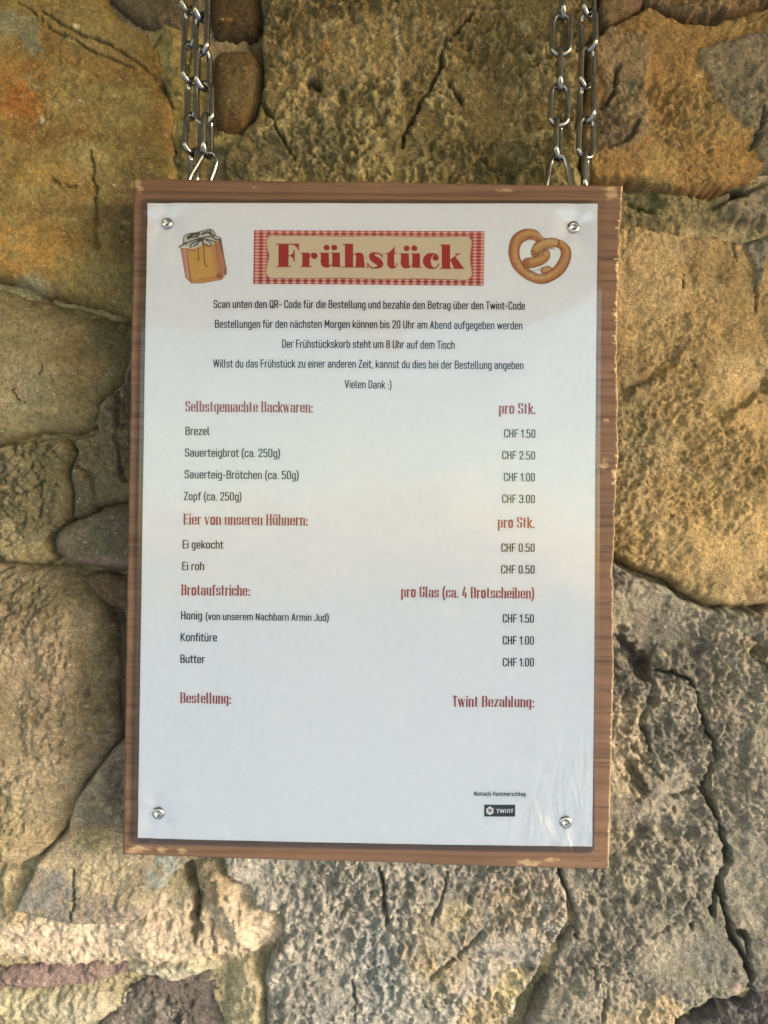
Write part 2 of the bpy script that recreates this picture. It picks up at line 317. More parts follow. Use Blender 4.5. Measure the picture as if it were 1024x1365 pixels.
st([(905,1364),(955,1344),(990,1339),(1007,1320),(1040,1334),(1170,1345),(1170,1500),(905,1500)], 6, 14, (2.6,1.8,.7), (104,96,88), pit=.9)
st([(740,300),(830,298),(870,306),(905,314),(960,320),(990,324),(1024,314),(1170,300),(1170,796),(1024,806),(975,810),(940,804),(905,787),(888,771),(850,761),(815,741),(740,730)],
   15, 13, (3.4,1.0,.75), (172,148,98), pit=.32, alt=(156,130,80), tilt=(.6,.2),
   blots=[('poly',[(740,270),(832,296),(850,304),(905,306),(950,316),(975,326),(990,328),(994,345),(1000,362),(1005,386),(1012,370),(1017,345),(1024,325),(1060,300),(1100,260)],(118,112,92),1.0,1.6,3.0), blot(860,420,60,(168,146,98),.5,60), blot(840,560,40,(130,120,86),.6,90), blot(975,560,60,(176,146,90),.5,50), blot(960,700,90,(180,148,88),.5,60), blot(1020,620,40,(140,116,66),.5,50), blot(1000,790,26,(120,98,66),.7,22), blot(880,740,50,(160,134,86),.5,24), blot(900,470,40,(146,122,72),.4,20)],
   cracks=[([(1002,384),(1005,400),(1004,415)],2,1.6), ([(1024,510),(1000,530),(975,545),(950,555)],3,9), ([(922,480),(924,490)],2,2), ([(908,365),(910,385)],2.4,1.5), ([(975,328),(977,350)],1.6,1.3), ([(830,520),(870,500),(900,465)],2.2,12)])
st([(786,62),(812,38),(836,26),(862,10),(905,30),(950,36),(990,22),(1024,12),(1170,10),(1170,200),(1024,222),(985,242),(930,256),(890,253),(835,243),(785,241),(775,180),(785,120)],
   13, 9, (2.2,1.3,.8), (156,132,76), pit=.75, alt=(150,118,64),
   blots=[('poly',[(932,70),(950,62),(1000,52),(1100,20),(1100,230),(1020,228),(1002,205),(1000,178),(985,168),(965,150),(950,130),(944,105),(930,90)],(122,114,88),.95,1.2,4.0), ('poly',[(786,60),(812,40),(850,48),(872,62),(862,90),(858,130),(862,160),(858,188),(838,202),(806,200),(798,170),(806,140),(800,110),(790,90)],(134,118,84),.8,2.0,6.0), blot(842,125,16,(120,122,88),.6,12), blot(825,185,24,(98,82,64),.6,14), blot(880,60,60,(140,118,72),.5,20), blot(805,170,20,(100,84,62),.7,24)],
   cracks=[([(1012,150),(1010,175),(998,205)],3,2.4), ([(822,90),(815,130),(800,150)],5,2.6), ([(812,200),(836,190),(846,165)],4,2.5)])
st([(800,-160),(1170,-160),(1170,0),(1024,2),(990,12),(950,27),(905,20),(862,3),(840,22),(812,34),(800,30)], 12, 7, (2.6,1.5,.8), (142,120,76), pit=.9, alt=(122,102,68), cracks=[([(925,24),(950,26),(962,18)],9,7), ([(858,4),(866,12)],7,4)], blots=[blot(850,6,40,(120,96,74),.6,10), blot(930,5,40,(160,134,90),.6,14)])
st([(352,-160),(792,-160),(795,34),(784,60),(776,120),(770,180),(775,242),(775,330),(300,330),(300,245),(296,215),(312,186),(341,158),(351,120),(352,80),(348,40),(354,0)],
   12, 12, (3.6,2.0,.9), (128,114,68), crust=(176,162,108), pit=.9, alt=(112,98,56),
   blots=[blot(421,115,8,(40,34,24),.9,7), blot(340,215,52,(104,98,66),.85,34,.2), blot(425,200,46,(112,108,74),.7,40), blot(690,215,60,(104,98,62),.7,26), blot(650,190,50,(120,102,56),.5), blot(560,215,60,(116,108,68),.6,30), blot(430,90,70,(164,144,92),.6,60), blot(520,60,50,(158,138,86),.5,60), ('poly',[(526,22),(531,40),(534,62),(531,90),(534,118),(528,135),(524,118),(528,92),(529,64),(524,40)],(190,182,138),.8,.5,3.0), blot(700,140,50,(132,112,66),.5,50), blot(640,60,50,(128,108,62),.6,60), blot(545,120,20,(120,104,64),.5,60), blot(435,70,10,(150,96,40),.5,10)],  # first blot paints the hole's inner shade dark
   cracks=[([(628,22),(612,45),(593,62),(590,85),(580,110),(565,135),(552,158),(540,175),(536,200)],7,2.2), ([(418,112),(422,117)],34,7.5), ([(345,135),(362,160),(378,190),(395,215)],6,2.4), ([(600,118),(612,138)],5,4), ([(640,215),(655,228)],4,4)])
st([(283,78),(291,66),(318,62),(340,68),(347,90),(345,130),(337,153),(321,173),(302,176),(288,166),(282,120)], 12, 24, (1.6,.7,.3), (104,90,52), pit=0, smooth=True, wob=.6, alt=(96,74,38), blots=[blot(312,135,14,(112,98,62),.6,22)])
st([(279,-80),(338,-80),(344,0),(342,32),(333,43),(302,46),(286,43),(278,10)], 9, 22, (1.6,.7,.3), (84,68,40), pit=0, smooth=True, wob=.6, blots=[blot(304,27,14,(170,130,70),.5,1.6)])
st([(130,-160),(250,-160),(262,-20),(248,30),(235,38),(200,33),(180,25),(160,10),(147,-2)], 8, 14, (1.4,.9,.4), (120,106,74), pit=.4)
# hidden behind the board
st([(245,340),(480,350),(730,345),(730,720),(480,712),(222,690),(228,460),(245,430)], 9, 30, (3,1.5,.5), (140,124,84), pit=.5, res=6)
st([(236,700),(480,722),(706,735),(694,985),(480,985),(236,985)], 9, 30, (3,1.5,.5), (136,122,90), pit=.5, res=6)

CR = np.array([.90,.915,1.0])      # photo colour -> albedo scale for the wall
def stone_fields(x, y, s, seed):
    sd = -sd_poly(x, y, s['poly']) + s.get('grow', 2.2) + s['wob']*fbm(x, y, 14, 3, seed+3)
    edge = np.minimum(np.minimum(x+150, 1160-x), np.minimum(y+150, 1490-y)) + 34*fbm(x, y, 130, 3, 77) - 14
    sd = np.minimum(sd, edge)
    co_, mi, fi = s['rel']; ax = 1.0; yy = y
    if s['aniso']: yy = y/s['aniso'] + x*.25
    t = np.clip(sd/s['rnd'], 0, 1)
    h = s['h']*np.sqrt(np.clip(1-(1-t)**2.2, 0, 1))
    env = np.clip(sd/8, 0, 1)
    cx = np.mean([p[0] for p in s['poly']]); cy = np.mean([p[1] for p in s['poly']])
    h = h + env*(s['tilt'][0]*(x-cx)/100 + s['tilt'][1]*(y-cy)/100)
    rough = .35+1.05*sstep(-.45, .4, fbm(x, y, 75, 3, seed+151))
    mi = mi*rough; fi = fi*rough
    h = h + co_*1.3*fbm(x, yy, 95, 3, seed) + env*mi*.9*fbm(x, yy, 17, 4, seed+5, ridged=True, gain=.6) + fi*2.3*fbm(x+.6*yy, yy*.8, 7, 4, seed+9, gain=.72)
    if s['pit']:
        k = s['pit']*rough; wx = x+11*fbm(x, y, 20, 3, seed+21); wy = yy+11*fbm(x, y, 20, 3, seed+22)
        d, idv = worley(wx, wy, 11, seed+30); d2, id2 = worley(wx, wy, 5.2, seed+40)
        m = sstep(-.3, .5, fbm(x, y, 60, 2, seed+50)+.15)
        h = h - k*m*1.3*np.clip(1-d/.55, 0, 1)**1.3*(idv > .8) - k*.6*np.clip(1-d2/.6, 0, 1)*(id2 > .75)
        d3, id3 = worley(x+9*fbm(x, y, 14, 4, seed+23, gain=.7), y+9*fbm(x, y, 14, 4, seed+24, gain=.7), 19, seed+45)
        h = h + k*1.7*(id3-.5) + k*1.1*(id2-.5)*(1-m*.5)
        h = h + k*(1.3*fbm(wx, wy, 12, 4, seed+33, ridged=True)-.9*np.clip(fbm(wx, wy, 26, 3, seed+34), 0, 1)**1.0*2)
        h = h + k*1.1*np.clip(1-d2/.5, 0, 1)*(id2 < .2)
    crk = np.zeros_like(x); cru = None
    if s['crust']:
        qx = x+6*fbm(x, y, 15, 3, seed+141); qy = y+6*fbm(x, y, 15, 3, seed+142)
        cru = sstep(.25, .75, fbm(qx, qy, 13, 3, seed+143, ridged=True)+.35*fbm(x, y, 50, 2, seed+144)); h = h + 1.6*cru*env
    for P, dep, wd in s['cracks']:
        P = np.array(P, float)
        bb = (x > P[:,0].min()-20) & (x < P[:,0].max()+20) & (y > P[:,1].min()-20) & (y < P[:,1].max()+20)
        if not bb.any(): continue
        d = np.full(x.shape, 99.0)
        jj = 0 if dep > 24 else 5; jx = jj*fbm(x[bb], y[bb], 14, 4, seed+61, gain=.75); jy = jj*fbm(x[bb], y[bb], 14, 4, seed+62, gain=.75)
        d[bb] = sd_line(x[bb]+jx, y[bb]+jy, P)
        wv_ = wd*.75*(1+.6*vn(x/11, y/11, seed+71))
        h = h - (dep+1.5)*np.clip(1-d/(wv_*1.35), 0, 1)**.6 
        crk = np.maximum(crk, np.clip(1-d/(wv_*1.4), 0, 1))
    h = np.where(sd < 0, h + sd*2.5, h)
    # colour
    base = lin(s['col']); alt = lin(s['alt'] or tuple(c*.9 for c in s['col']))
    m = sstep(-.35, .35, fbm(x, yy, 55, 4, seed+80))[..., None]
    c = base*(1-m) + alt*m
    if cru is not None: c = c*(1-.75*cru[..., None]) + lin(s['crust'])*.75*cru[..., None]
    wx = x + 14*fbm(x, y, 26, 3, seed+90); wy = y + 14*fbm(x, y, 26, 3, seed+91)
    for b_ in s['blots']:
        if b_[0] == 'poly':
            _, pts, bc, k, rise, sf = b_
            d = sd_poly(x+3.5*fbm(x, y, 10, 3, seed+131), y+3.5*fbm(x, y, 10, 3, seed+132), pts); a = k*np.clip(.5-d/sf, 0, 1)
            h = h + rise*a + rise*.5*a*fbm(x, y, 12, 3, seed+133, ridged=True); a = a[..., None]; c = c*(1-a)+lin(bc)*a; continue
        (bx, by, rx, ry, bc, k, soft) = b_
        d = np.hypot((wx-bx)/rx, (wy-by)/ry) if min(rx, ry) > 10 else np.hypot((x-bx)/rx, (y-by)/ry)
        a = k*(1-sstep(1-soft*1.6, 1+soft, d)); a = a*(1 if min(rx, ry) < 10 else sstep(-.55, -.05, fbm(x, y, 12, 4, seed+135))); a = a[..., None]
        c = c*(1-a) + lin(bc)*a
    c = c*(1+.15*fbm(x, yy, 13, 4, seed+95, gain=.65))[..., None]
    g = fbm(x, y, 3.2, 2, seed+97)
    c = c*(1+.34*g)[..., None]
    sp = (hash2(np.floor(x/2.2), np.floor(y/2.2), seed+98) > .9965)
    c = np.where(sp[..., None], c*.6+.4*lin((225,215,190)), c)
    lich = sstep(.22, .5, fbm(x, y, 34, 4, seed+120))[..., None]*.35
    c = c*(1-lich) + lich*c*np.array([.82,.9,.72])
    lum = (c @ np.array([.3,.6,.1]))[..., None]; c = lum+(c-lum)*.96
    return sd, h, c*CR

def grid_mesh(xs, ys, X, Y, H, C, keep, name, parent, depth_mean):
    """H in mm towards the viewer; vertices kept by mask"""
    P = U(X, Y, WALLY-depth_mean/1000); P[..., 1] = WALLY - H/1000
    ny, nx = X.shape
    idx = np.arange(nx*ny).reshape(ny, nx)
    kc = keep[:-1,:-1] & keep[:-1,1:] & keep[1:,1:] & keep[1:,:-1]
    q = np.stack([idx[:-1,:-1][kc], idx[1:,:-1][kc], idx[1:,1:][kc], idx[:-1,1:][kc]], -1)
    used = np.unique(q); mp = np.zeros(nx*ny, np.int64); mp[used] = np.arange(len(used))
    return mesh(name, P.reshape(-1, 3)[used], mp[q], STONE, parent, True, colors=C.reshape(-1, 3)[used])
wall = empty('stone_wall', (0, WALLY+.05, 0), 'old rubble stone wall of ochre and grey rocks behind the board', 'wall')

BX0, BX1, BY0, BY1 = 205, 785, 275, 1115      # what the board surely hides
for i, s in enumerate(STONES):
    if s['smooth']: s['poly'] = catmull(s['poly'], 5, True)
    P = np.array(s['poly']); r = s['res']
    x0, y0 = P.min(0)-6; x1, y1 = P.max(0)+6
    xs = np.arange(x0, x1+r, r); ys = np.arange(y0, y1+r, r)
    X, Y = np.meshgrid(xs, ys)
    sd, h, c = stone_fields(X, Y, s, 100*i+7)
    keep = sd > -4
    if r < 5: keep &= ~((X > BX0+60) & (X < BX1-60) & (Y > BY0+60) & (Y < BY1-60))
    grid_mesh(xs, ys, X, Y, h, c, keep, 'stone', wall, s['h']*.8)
# mortar, one continuous bed under and between the stones
def mortar_fields(X, Y):
    H = 1.0 + 1.6*fbm(X, Y, 60, 3, 900) + 1.2*fbm(X, Y, 16, 3, 905, ridged=True) + .7*fbm(X, Y, 5, 2, 908)
    d2, id2 = worley(X+4*fbm(X, Y, 12, 2, 931), Y+4*fbm(X, Y, 12, 2, 932), 7, 940)
    H = H + 1.3*np.clip(1-d2/.5, 0, 1)*(id2 < .4) - 1.2*np.clip(1-d2/.5, 0, 1)*(id2 > .7)
    base = lin((152,140,104))
    C = np.broadcast_to(base, X.shape+(3,)).copy()
    wx = X+10*fbm(X, Y, 26, 3, 951); wy = Y+10*fbm(X, Y, 26, 3, 952)
    # (x, y, rx, ry, mm, colour)
    for bx, by, rx, ry, dh, bc in [
        (245,130,34,150,3.5,(140,128,70)), (220,60,26,30,3,(146,134,80)), (262,205,24,50,2,(112,102,64)), (300,190,20,18,6,(138,128,78)), (346,75,12,70,-4,(110,96,60)),
        (900,282,100,26,5,(122,112,72)), (860,275,22,14,-2,(84,84,52)), (1010,275,60,30,6,(112,104,84)), (960,262,30,8,-6,(70,60,44)), (1000,18,40,16,-5,(90,70,50)), (900,36,50,14,-5,(100,80,50)),
        (40,390,60,12,2,(140,136,96)), (180,440,30,20,-3,(90,80,56)), (60,590,80,10,2,(110,104,66)), (90,650,14,50,0,(84,78,50)), (95,762,70,10,1,(90,84,56)), (150,820,20,80,-3,(74,64,52)), (158,960,20,60,-6,(66,56,48)),
        (100,1250,210,34,5,(196,176,146)), (240,1240,80,50,6,(194,174,142)), (20,1190,20,40,3,(178,158,116)), (290,1225,40,50,3,(184,164,132)), (350,1235,34,30,5,(192,172,142)), (330,1200,40,40,4,(188,168,136)), (60,1340,90,22,4,(176,164,126)), (230,1290,60,9,6,(176,168,140)), (330,1330,26,60,4,(176,160,124)),
        (252,1165,7,22,-7,(120,104,76)), (262,1210,6,28,-5,(130,112,84)), (282,1170,22,28,5,(150,130,98)), (110,1340,60,24,3,(160,150,122)),
        (955,1170,20,120,-1,(90,84,68)), (985,1265,12,40,-2,(90,82,66)), (900,840,22,50,-1,(126,118,96)), (970,1340,60,14,-4,(84,76,66)), (757,1200,16,60,5,(150,136,106)), (735,1270,30,30,6,(168,150,112))]:
        d = np.hypot((wx-bx)/rx, (wy-by)/ry); a = 1-sstep(.6, 1.25, d)
        H = H + dh*a; C = C*(1-a[..., None]*.85) + lin(bc)*a[..., None]*.85
    # the ridge of mortar running down at the lower left
    d = sd_line(X, Y, [(292,1165),(305,1190),(322,1215),(332,1260),(340,1310),(348,1400)], 0)
    d = d + 5*fbm(X, Y, 18, 3, 981); H = H + 4.5*np.exp(-(np.maximum(d, 0)/16)**2)*(1+.5*fbm(X, Y, 10, 3, 982, ridged=True))
    for P, dp in (([(258,1170),(262,1200),(272,1228)],8), ([(285,1218),(290,1240),(292,1262)],3), ([(205,80),(212,108),(226,140),(225,175),(233,215)],8), ([(212,50),(206,62)],5), ([(838,276),(850,280),(868,284)],7), ([(915,262),(940,266),(972,260)],8), ([(950,280),(985,262),(1024,245)],7), ([(205,150),(212,190),(220,235)],3), ([(255,60),(248,120),(252,180)],3)):
        d = sd_line(X+3*fbm(X, Y, 9, 2, 961), Y+3*fbm(X, Y, 9, 2, 962), P); H = H - dp*np.clip(1-d/4, 0, 1)
    C = C*(1+.22*fbm(X, Y, 14, 4, 971)+.26*fbm(X, Y, 3, 2, 973))[..., None]
    return H, C*CR*1.12
r = 2.2
xs = np.arange(-170, 1180+r, r); ys = np.arange(-170, 1520+r, r); X, Y = np.meshgrid(xs, ys)
H, C = mortar_fields(X, Y)
keep = np.ones(X.shape, bool)
for s in STONES:
    P = np.array(s['poly']); m = (X > P[:,0].min()) & (X < P[:,0].max()) & (Y > P[:,1].min()) & (Y < P[:,1].max())
    a = np.zeros(X.shape); a[m] = -sd_poly(X[m], Y[m], s['poly']); keep &= ~((a > 16) & (np.minimum(np.minimum(X+150, 1160-X), np.minimum(Y+150, 1490-Y)) > 60))
keep &= ~((X > BX0+60) & (X < BX1-60) & (Y > BY0+60) & (Y < BY1-60))
grid_mesh(xs, ys, X, Y, H, C, keep, 'mortar', wall, 3)
# plainer rubble beyond the frame
def outer():
    r = 11.0; xs = np.arange(-1650, 2680, r); ys = np.arange(-1500, 2900, r); X, Y = np.meshgrid(xs, ys)
    WX = X+40*fbm(X, Y, 120, 3, 801); WY = Y+40*fbm(X, Y, 120, 3, 802)
    sc = 330.0; gx = np.floor(WX/sc); gy = np.floor(WY/sc); best = np.full(X.shape, 1e9); sec = best.copy(); cid = np.zeros(X.shape, int)
    for dx in (-1,0,1):
        for dy in (-1,0,1):
            cx = gx+dx; cy = gy+dy
            px = (cx+.2+.6*hash2(cx, cy, 5))*sc; py = (cy+.2+.6*hash2(cx, cy, 6))*sc
            d = np.hypot((px-WX), (py-WY)*1.25); code = ((cx+50)*200+cy+50).astype(int)
            n = d < best; sec = np.where(n, best, np.minimum(sec, d)); best = np.where(n, d, best); cid = np.where(n, code, cid)
    sd = (sec-best)/2-9
    rect = np.maximum(np.maximum(-160-X, X-1168), np.maximum(-158-Y, Y-1500)); sd = np.minimum(sd, rect-4)
    H0 = 14*np.sqrt(np.clip(1-(1-np.clip(sd/60, 0, 1))**2.2, 0, 1)) + 5*fbm(X, Y, 90, 4, 811) + 2.2*fbm(X, Y, 30, 2, 815, ridged=True)
    H0 = np.where(sd < 0, H0+sd*.8, H0)
    cols = [(150,126,74),(136,122,84),(160,138,90),(132,126,106),(120,110,84),(150,134,100)]
    for k in np.unique(cid[sd > 0]):
        m = (cid == k) & (sd > -12)
        if m.sum() < 60: continue
        jj = np.where(m.any(0))[0]; ii = np.where(m.any(1))[0]; sl_ = (slice(max(ii[0]-1,0), ii[-1]+2), slice(max(jj[0]-1,0), jj[-1]+2))
        c = lin(cols[k % 6])*(1+.25*fbm(X[sl_], Y[sl_], 40, 4, int(k)))[..., None]*CR
        grid_mesh(None, None, X[sl_], Y[sl_], H0[sl_], c, m[sl_], 'stone', wall, 8)
    r = 16; xs = np.arange(-1650, 2680, r); ys = np.arange(-1500, 2900, r); X, Y = np.meshgrid(xs, ys)
    C = lin((152,140,108))*(1+.2*fbm(X, Y, 60, 3, 821))[..., None]*CR
    keep = ~((X > -150) & (X < 1150) & (Y > -150) & (Y < 1490))
    o = grid_mesh(None, None, X, Y, 1+3*fbm(X, Y, 50, 3, 822), C, keep, 'mortar', wall, 3)
outer()

# ------------------------------------------------------------------ the board
sign = empty('hanging_sign', (0, .009, .155), 'brown wooden board with a laminated white breakfast price list screwed on', 'sign')
TH = 0.018
def board():
    nx, ny = 330, 460
    s = np.linspace(0, 1, nx); t = np.linspace(0, 1, ny); Sg, Tg = np.meshgrid(s, t)
    c = np.array([[178,237],[831,247],[812,1160],[163,1140]], float)
    px = (1-Sg)*(1-Tg)*c[0,0]+Sg*(1-Tg)*c[1,0]+Sg*Tg*c[2,0]+(1-Sg)*Tg*c[3,0]
    py = (1-Sg)*(1-Tg)*c[0,1]+Sg*(1-Tg)*c[1,1]+Sg*Tg*c[2,1]+(1-Sg)*Tg*c[3,1]
    # the sawn right edge bows and is torn
    e = np.exp(-((1-Sg)/.05)**2); yv = py
    bow = np.interp(yv, [247,300,400,500,600,660,760,900,1160], [0,-2,-4,-3,0,-2,-3,1,0])
    torn = 1.6*fbm(yv, yv*0, 9, 3, 41)+1.2*fbm(yv, yv*0, 40, 2, 42)
    px = px + (bow+torn*(Tg < .72)+torn*.35*(Tg >= .72))*e
    px = px + .8*fbm(py, py*0, 30, 3, 43)*np.exp(-(Sg/.04)**2)
    py = py + .9*fbm(px, px*0, 60, 3, 44)*(np.exp(-(Tg/.03)**2)+np.exp(-((1-Tg)/.03)**2))
    P = U(px, py, 0.0)
    ed = np.minimum(np.minimum(Sg, 1-Sg)*650, np.minimum(Tg, 1-Tg)*900)
    saw = .12*fbm(px*.05, py, 3.2, 2, 45)+.25*fbm(px, py, 50, 2, 46)
    rise = -(np.clip(1-ed/2.2, 0, 1)**2)*.9
    P[..., 1] = -(saw+rise)/1000
    # colour: weathered brown face, raw pale torn fibres at the right edge and chips
    col = np.broadcast_to(np.array([.118,.069,.041]), Sg.shape+(3,)).copy()
    raw = np.array([.50,.37,.20])
    rd = (1-Sg)*650
    fib = .5+.5*fbm(px*.15, py, 2.6, 3, 51); lump = .5+.5*fbm(py, py*0, 28, 3, 52)
    reach = 1.3+ 26*np.clip(fib-.5, 0, 1)*np.clip(lump*2.2-.95, 0, 1.2)*np.clip(1.25-Tg, 0, 1)**.8
    a = 1-sstep(.7, 1.25, rd/reach)
    for bx, by, rx, ry in ((183,244,5,8),(186,252,6,5),(185,1132,17,5),(176,1135,10,4),(216,1133,7,4),(243,1135,6,3.5),(815,256,9,10),(345,249,9,.8),(672,254,12,2.2),(705,1150,16,4),(735,1146,10,3),(808,560,6,3),(806,620,5,8)):
        d = np.hypot((px-bx)/rx, (py-by)/ry)+.9*fbm(px*.45+py*.25, py, 3.4, 4, 53, gain=.7); a = np.maximum(a, .62*(1-sstep(.5, 1.15, d)))
    a = a[..., None]; col = col*(1-a)+raw*a*(.8+.35*fbm(px*.3, py, 2.2, 2, 54))[..., None]
    # short dark saw marks across the side margins
    mk = (vn(py/9.0, np.floor(px/400), 61) > .62) & (vn(px/7, py/5, 62) > -.5); mk2 = np.exp(-((np.abs(vn(py/6.5+3, px*0, 63))-.0)/.10)**2)*(hash2(np.floor(py/6.5+3), px*0, 64) > .45)
    side = ((px < 200) | (px > 790)).astype(float)*(py > 265)
    col = col*(1-(.45*mk2*side*(1-a[..., 0])))[..., None]
    tl = np.exp(-((py-(np.where(px < 500, 254, 255)+.009*px))/1.3)**2)+.7*np.exp(-((py-(262+.008*px))/.9)**2)+.5*np.exp(-((py-(244.5+.015*px))/.8)**2)
    col = col*(1-.45*np.clip(tl, 0, 1)*(.6+.4*fbm(px, py, 40, 2, 65)))[..., None]
    idx = np.arange(nx*ny).reshape(ny, nx)
    q = np.stack([idx[:-1,:-1], idx[1:,:-1], idx[1:,1:], idx[:-1,1:]], -1).reshape(-1, 4)
    V = [P.reshape(-1, 3)]; CC = [col.reshape(-1, 3)]; Q = [q]
    loop = np.concatenate([idx[0,:], idx[1:,-1], idx[-1,-2::-1], idx[-2:0:-1,0]])
    f = P.reshape(-1, 3)[loop]; n = len(loop); base = nx*ny
    prev = loop
    for k, yy in enumerate((.004, .009, .014, TH)):
        ring = f.copy(); ring[:,1] = yy; ring[:,0] += .0002*rng.standard_normal(n)*(k < 3); V.append(ring)
        CC.append(np.broadcast_to(np.array([.16,.10,.06]) if k else np.array([.2,.12,.07]), (n, 3)))
        cur = base+np.arange(n); base += n
        Q.append(np.stack([prev, cur, np.roll(cur, -1), np.roll(prev, -1)], -1)[:, ::-1]); prev = cur
    cen = f.mean(0); cen[1] = TH; V.append(cen[None]); CC.append(np.array([[.2,.11,.06]]))
    T = np.stack([prev, np.roll(prev, -1), np.full(n, base)], -1)
    mesh('wooden_board', np.concatenate(V), np.concatenate(Q), WOOD, sign, True, tris=T, colors=np.concatenate(CC))
    # torn fibres standing off the sawn edge
    fv = []; fq = []; fc = []
    for i in range(22):
        t_ = random.random()**1.15; edge = np.interp(t_, [0,1], [0,1]); j = int(t_*(ny-1))
        p = P[j, -1]; ln = random.uniform(.0006, .0030)*(1.2-t_); wdt = random.uniform(.00012, .0004)
        dx = random.uniform(-.0014, .0006)
        a_ = np.array([p[0]-ln+dx*.3, -.0003-random.random()*.0004, p[2]+random.uniform(-.001,.001)]); b_ = np.array([p[0]+random.uniform(-.0001,.0004), random.uniform(-.0004,.001), a_[2]+random.uniform(-.0004,.0003)])
        b0 = len(fv)
        for pt in (a_, b_):
            k = .6 if pt is b_ else 1
            fv += [pt+np.array([0,0,wdt*k]), pt+np.array([0,-wdt,0]), pt+np.array([0,0,-wdt*k])]; fc += [raw*random.uniform(.7,1.2)]*3
        fq += [[b0,b0+1,b0+4,b0+3],[b0+1,b0+2,b0+5,b0+4],[b0+2,b0,b0+3,b0+5]]
    o = mesh('torn_fibres', fv, fq, PRINT, sign, False, colors=np.array(fc)); tag(o, 'pale torn wood fibres along the sawn right edge', kind='stuff')
board()

# ------------------------------------------------------------------ sheet: a slightly buckled surface everything printed follows
SCR = [(222,297),(765,302),(210,1085),(755,1097)]
SCW = [U(*p) for p in SCR]
def sheet_y(x, z):
    """depth of the paper's front face in metres (negative = towards the viewer)"""
    x = np.asarray(x, float); z = np.asarray(z, float)
    u = (x+.105)/.21; v = (z+.1485)/.297
    b = .0011 + .0014*np.sin(np.pi*np.clip(u, 0, 1))*(.4+.6*np.sin(np.pi*np.clip(v, 0, 1))) + .0005*np.sin(v*9+u*2.0)*np.sin(u*4)
    b = b + .00032*fbm(x*1000, z*1000, 40, 3, 301)
    for p in SCW:
        d = np.hypot(x-p[0], z-p[2]); b = b - .00115*np.exp(-(d/.007)**2)
        ang = np.arctan2(z-p[2], x-p[0]); b = b + .00016*np.sin(ang*5+p[0]*40)*np.exp(-((d-.009)/.006)**2)
    return -np.maximum(b, .0004)
def on_sheet(px, py, off):
    P = U(px, py, -.0018); P[..., 1] = sheet_y(P[..., 0], P[..., 2]) - off; return P
def lay(X, Y, keep, off, name, parent, mat, col=None):
    ny, nx = X.shape; P = on_sheet(X, Y, off); idx = np.arange(nx*ny).reshape(ny, nx)
    kc = keep[:-1,:-1] & keep[:-1,1:] & keep[1:,1:] & keep[1:,:-1]
    q = np.stack([idx[:-1,:-1][kc], idx[1:,:-1][kc], idx[1:,1:][kc], idx[:-1,1:][kc]], -1)
    used = np.unique(q); mp = np.zeros(nx*ny, np.int64); mp[used] = np.arange(len(used))
    return mesh(name, P.reshape(-1, 3)[used], mp[q], mat, parent, True, colors=None if col is None else col.reshape(-1, 3)[used])
def bil(c, S_, T_):
    c = np.array(c, float)
    return [(1-S_)*(1-T_)*c[0,k]+S_*(1-T_)*c[1,k]+S_*T_*c[2,k]+(1-S_)*T_*c[3,k] for k in (0,1)]
PC = [(196,270),(797,271),(790.5,1130),(183,1118)]
Sg, Tg = np.meshgrid(np.linspace(0, 1, 150), np.linspace(0, 1, 210)); px, py = bil(PC, Sg, Tg)
sheet = lay(px, py, np.ones(px.shape, bool), 0.0, 'paper_sheet', sign, PAPER)
sheet['label'] = 'white printed price list sheet'
# clear film: front skin over the print and back skin, with a clear rounded border
FC = [(190.5,263),(803,264.5),(797.5,1139.5),(177.5,1127)]
def film(off, name):
    Sg, Tg = np.meshgrid(np.linspace(0, 1, 260), np.linspace(0, 1, 360)); px, py = bil(FC, Sg, Tg)
    W_, H_ = 612., 866.; R_ = 9.
    u = Sg*W_; v = Tg*H_
    # pull the grid's corners in to a radius
    cx = np.clip(u, R_, W_-R_); cy = np.clip(v, R_, H_-R_); dx = u-cx; dy = v-cy
    m = (dx != 0) & (dy != 0); L_ = np.hypot(dx, dy); k = np.where(m & (L_ > 0), np.maximum(np.abs(dx), np.abs(dy))/np.maximum(L_, 1e-9), 1.0)
    px, py = bil(FC, (cx+dx*k)/W_, (cy+dy*k)/H_)
    # strength of the wrinkles: mostly the lower right part
    a = .03 + .30*sstep(.74, .98, Sg)*sstep(.68, .95, Tg)*1.0 + .10*sstep(.6, .85, Sg)*sstep(.75, .95, Tg) + .07*np.exp(-((Sg-.5)/.12)**2-((Tg-.56)/.09)**2)
    for sx, sy in SCR: a = a + .10*np.exp(-(np.hypot(px-sx, py-sy)/22)**2)
    col = np.repeat(np.clip(a, 0, 1)[..., None], 3, -1)
    o = lay(px, py, np.ones(px.shape, bool), off, name, sign, FILM, col); return o
film(.00030, 'laminate_film')
# ------------------------------------------------------------------ lettering
def round_path(pts, closed=False, n=7):
    P = [(p[0], p[1], p[2] if len(p) > 2 else 0) for p in pts]; m = len(P); out = []
    for i, (x, y, r_) in enumerate(P):
        if r_ == 0 or (not closed and i in (0, m-1)): out.append((x, y)); continue
        a = P[(i-1) % m]; b = P[(i+1) % m]
        da = math.hypot(a[0]-x, a[1]-y); db = math.hypot(b[0]-x, b[1]-y); ra = min(r_, da*.5 if a[2] else da); rb = min(r_, db*.5 if b[2] else db)
        A = (x+(a[0]-x)/da*ra, y+(a[1]-y)/da*ra); B = (x+(b[0]-x)/db*rb, y+(b[1]-y)/db*rb)
        for k in range(n+1):
            t = k/n; w0, w1, w2 = (1-t)**2, 2*t*(1-t), t*t
            w1 *= 1.35; sm = w0+w1+w2       # rounder than a parabola
            out.append(((w0*A[0]+w1*x+w2*B[0])/sm, (w0*A[1]+w1*y+w2*B[1])/sm))
    if closed: out.append(out[0])
    return out
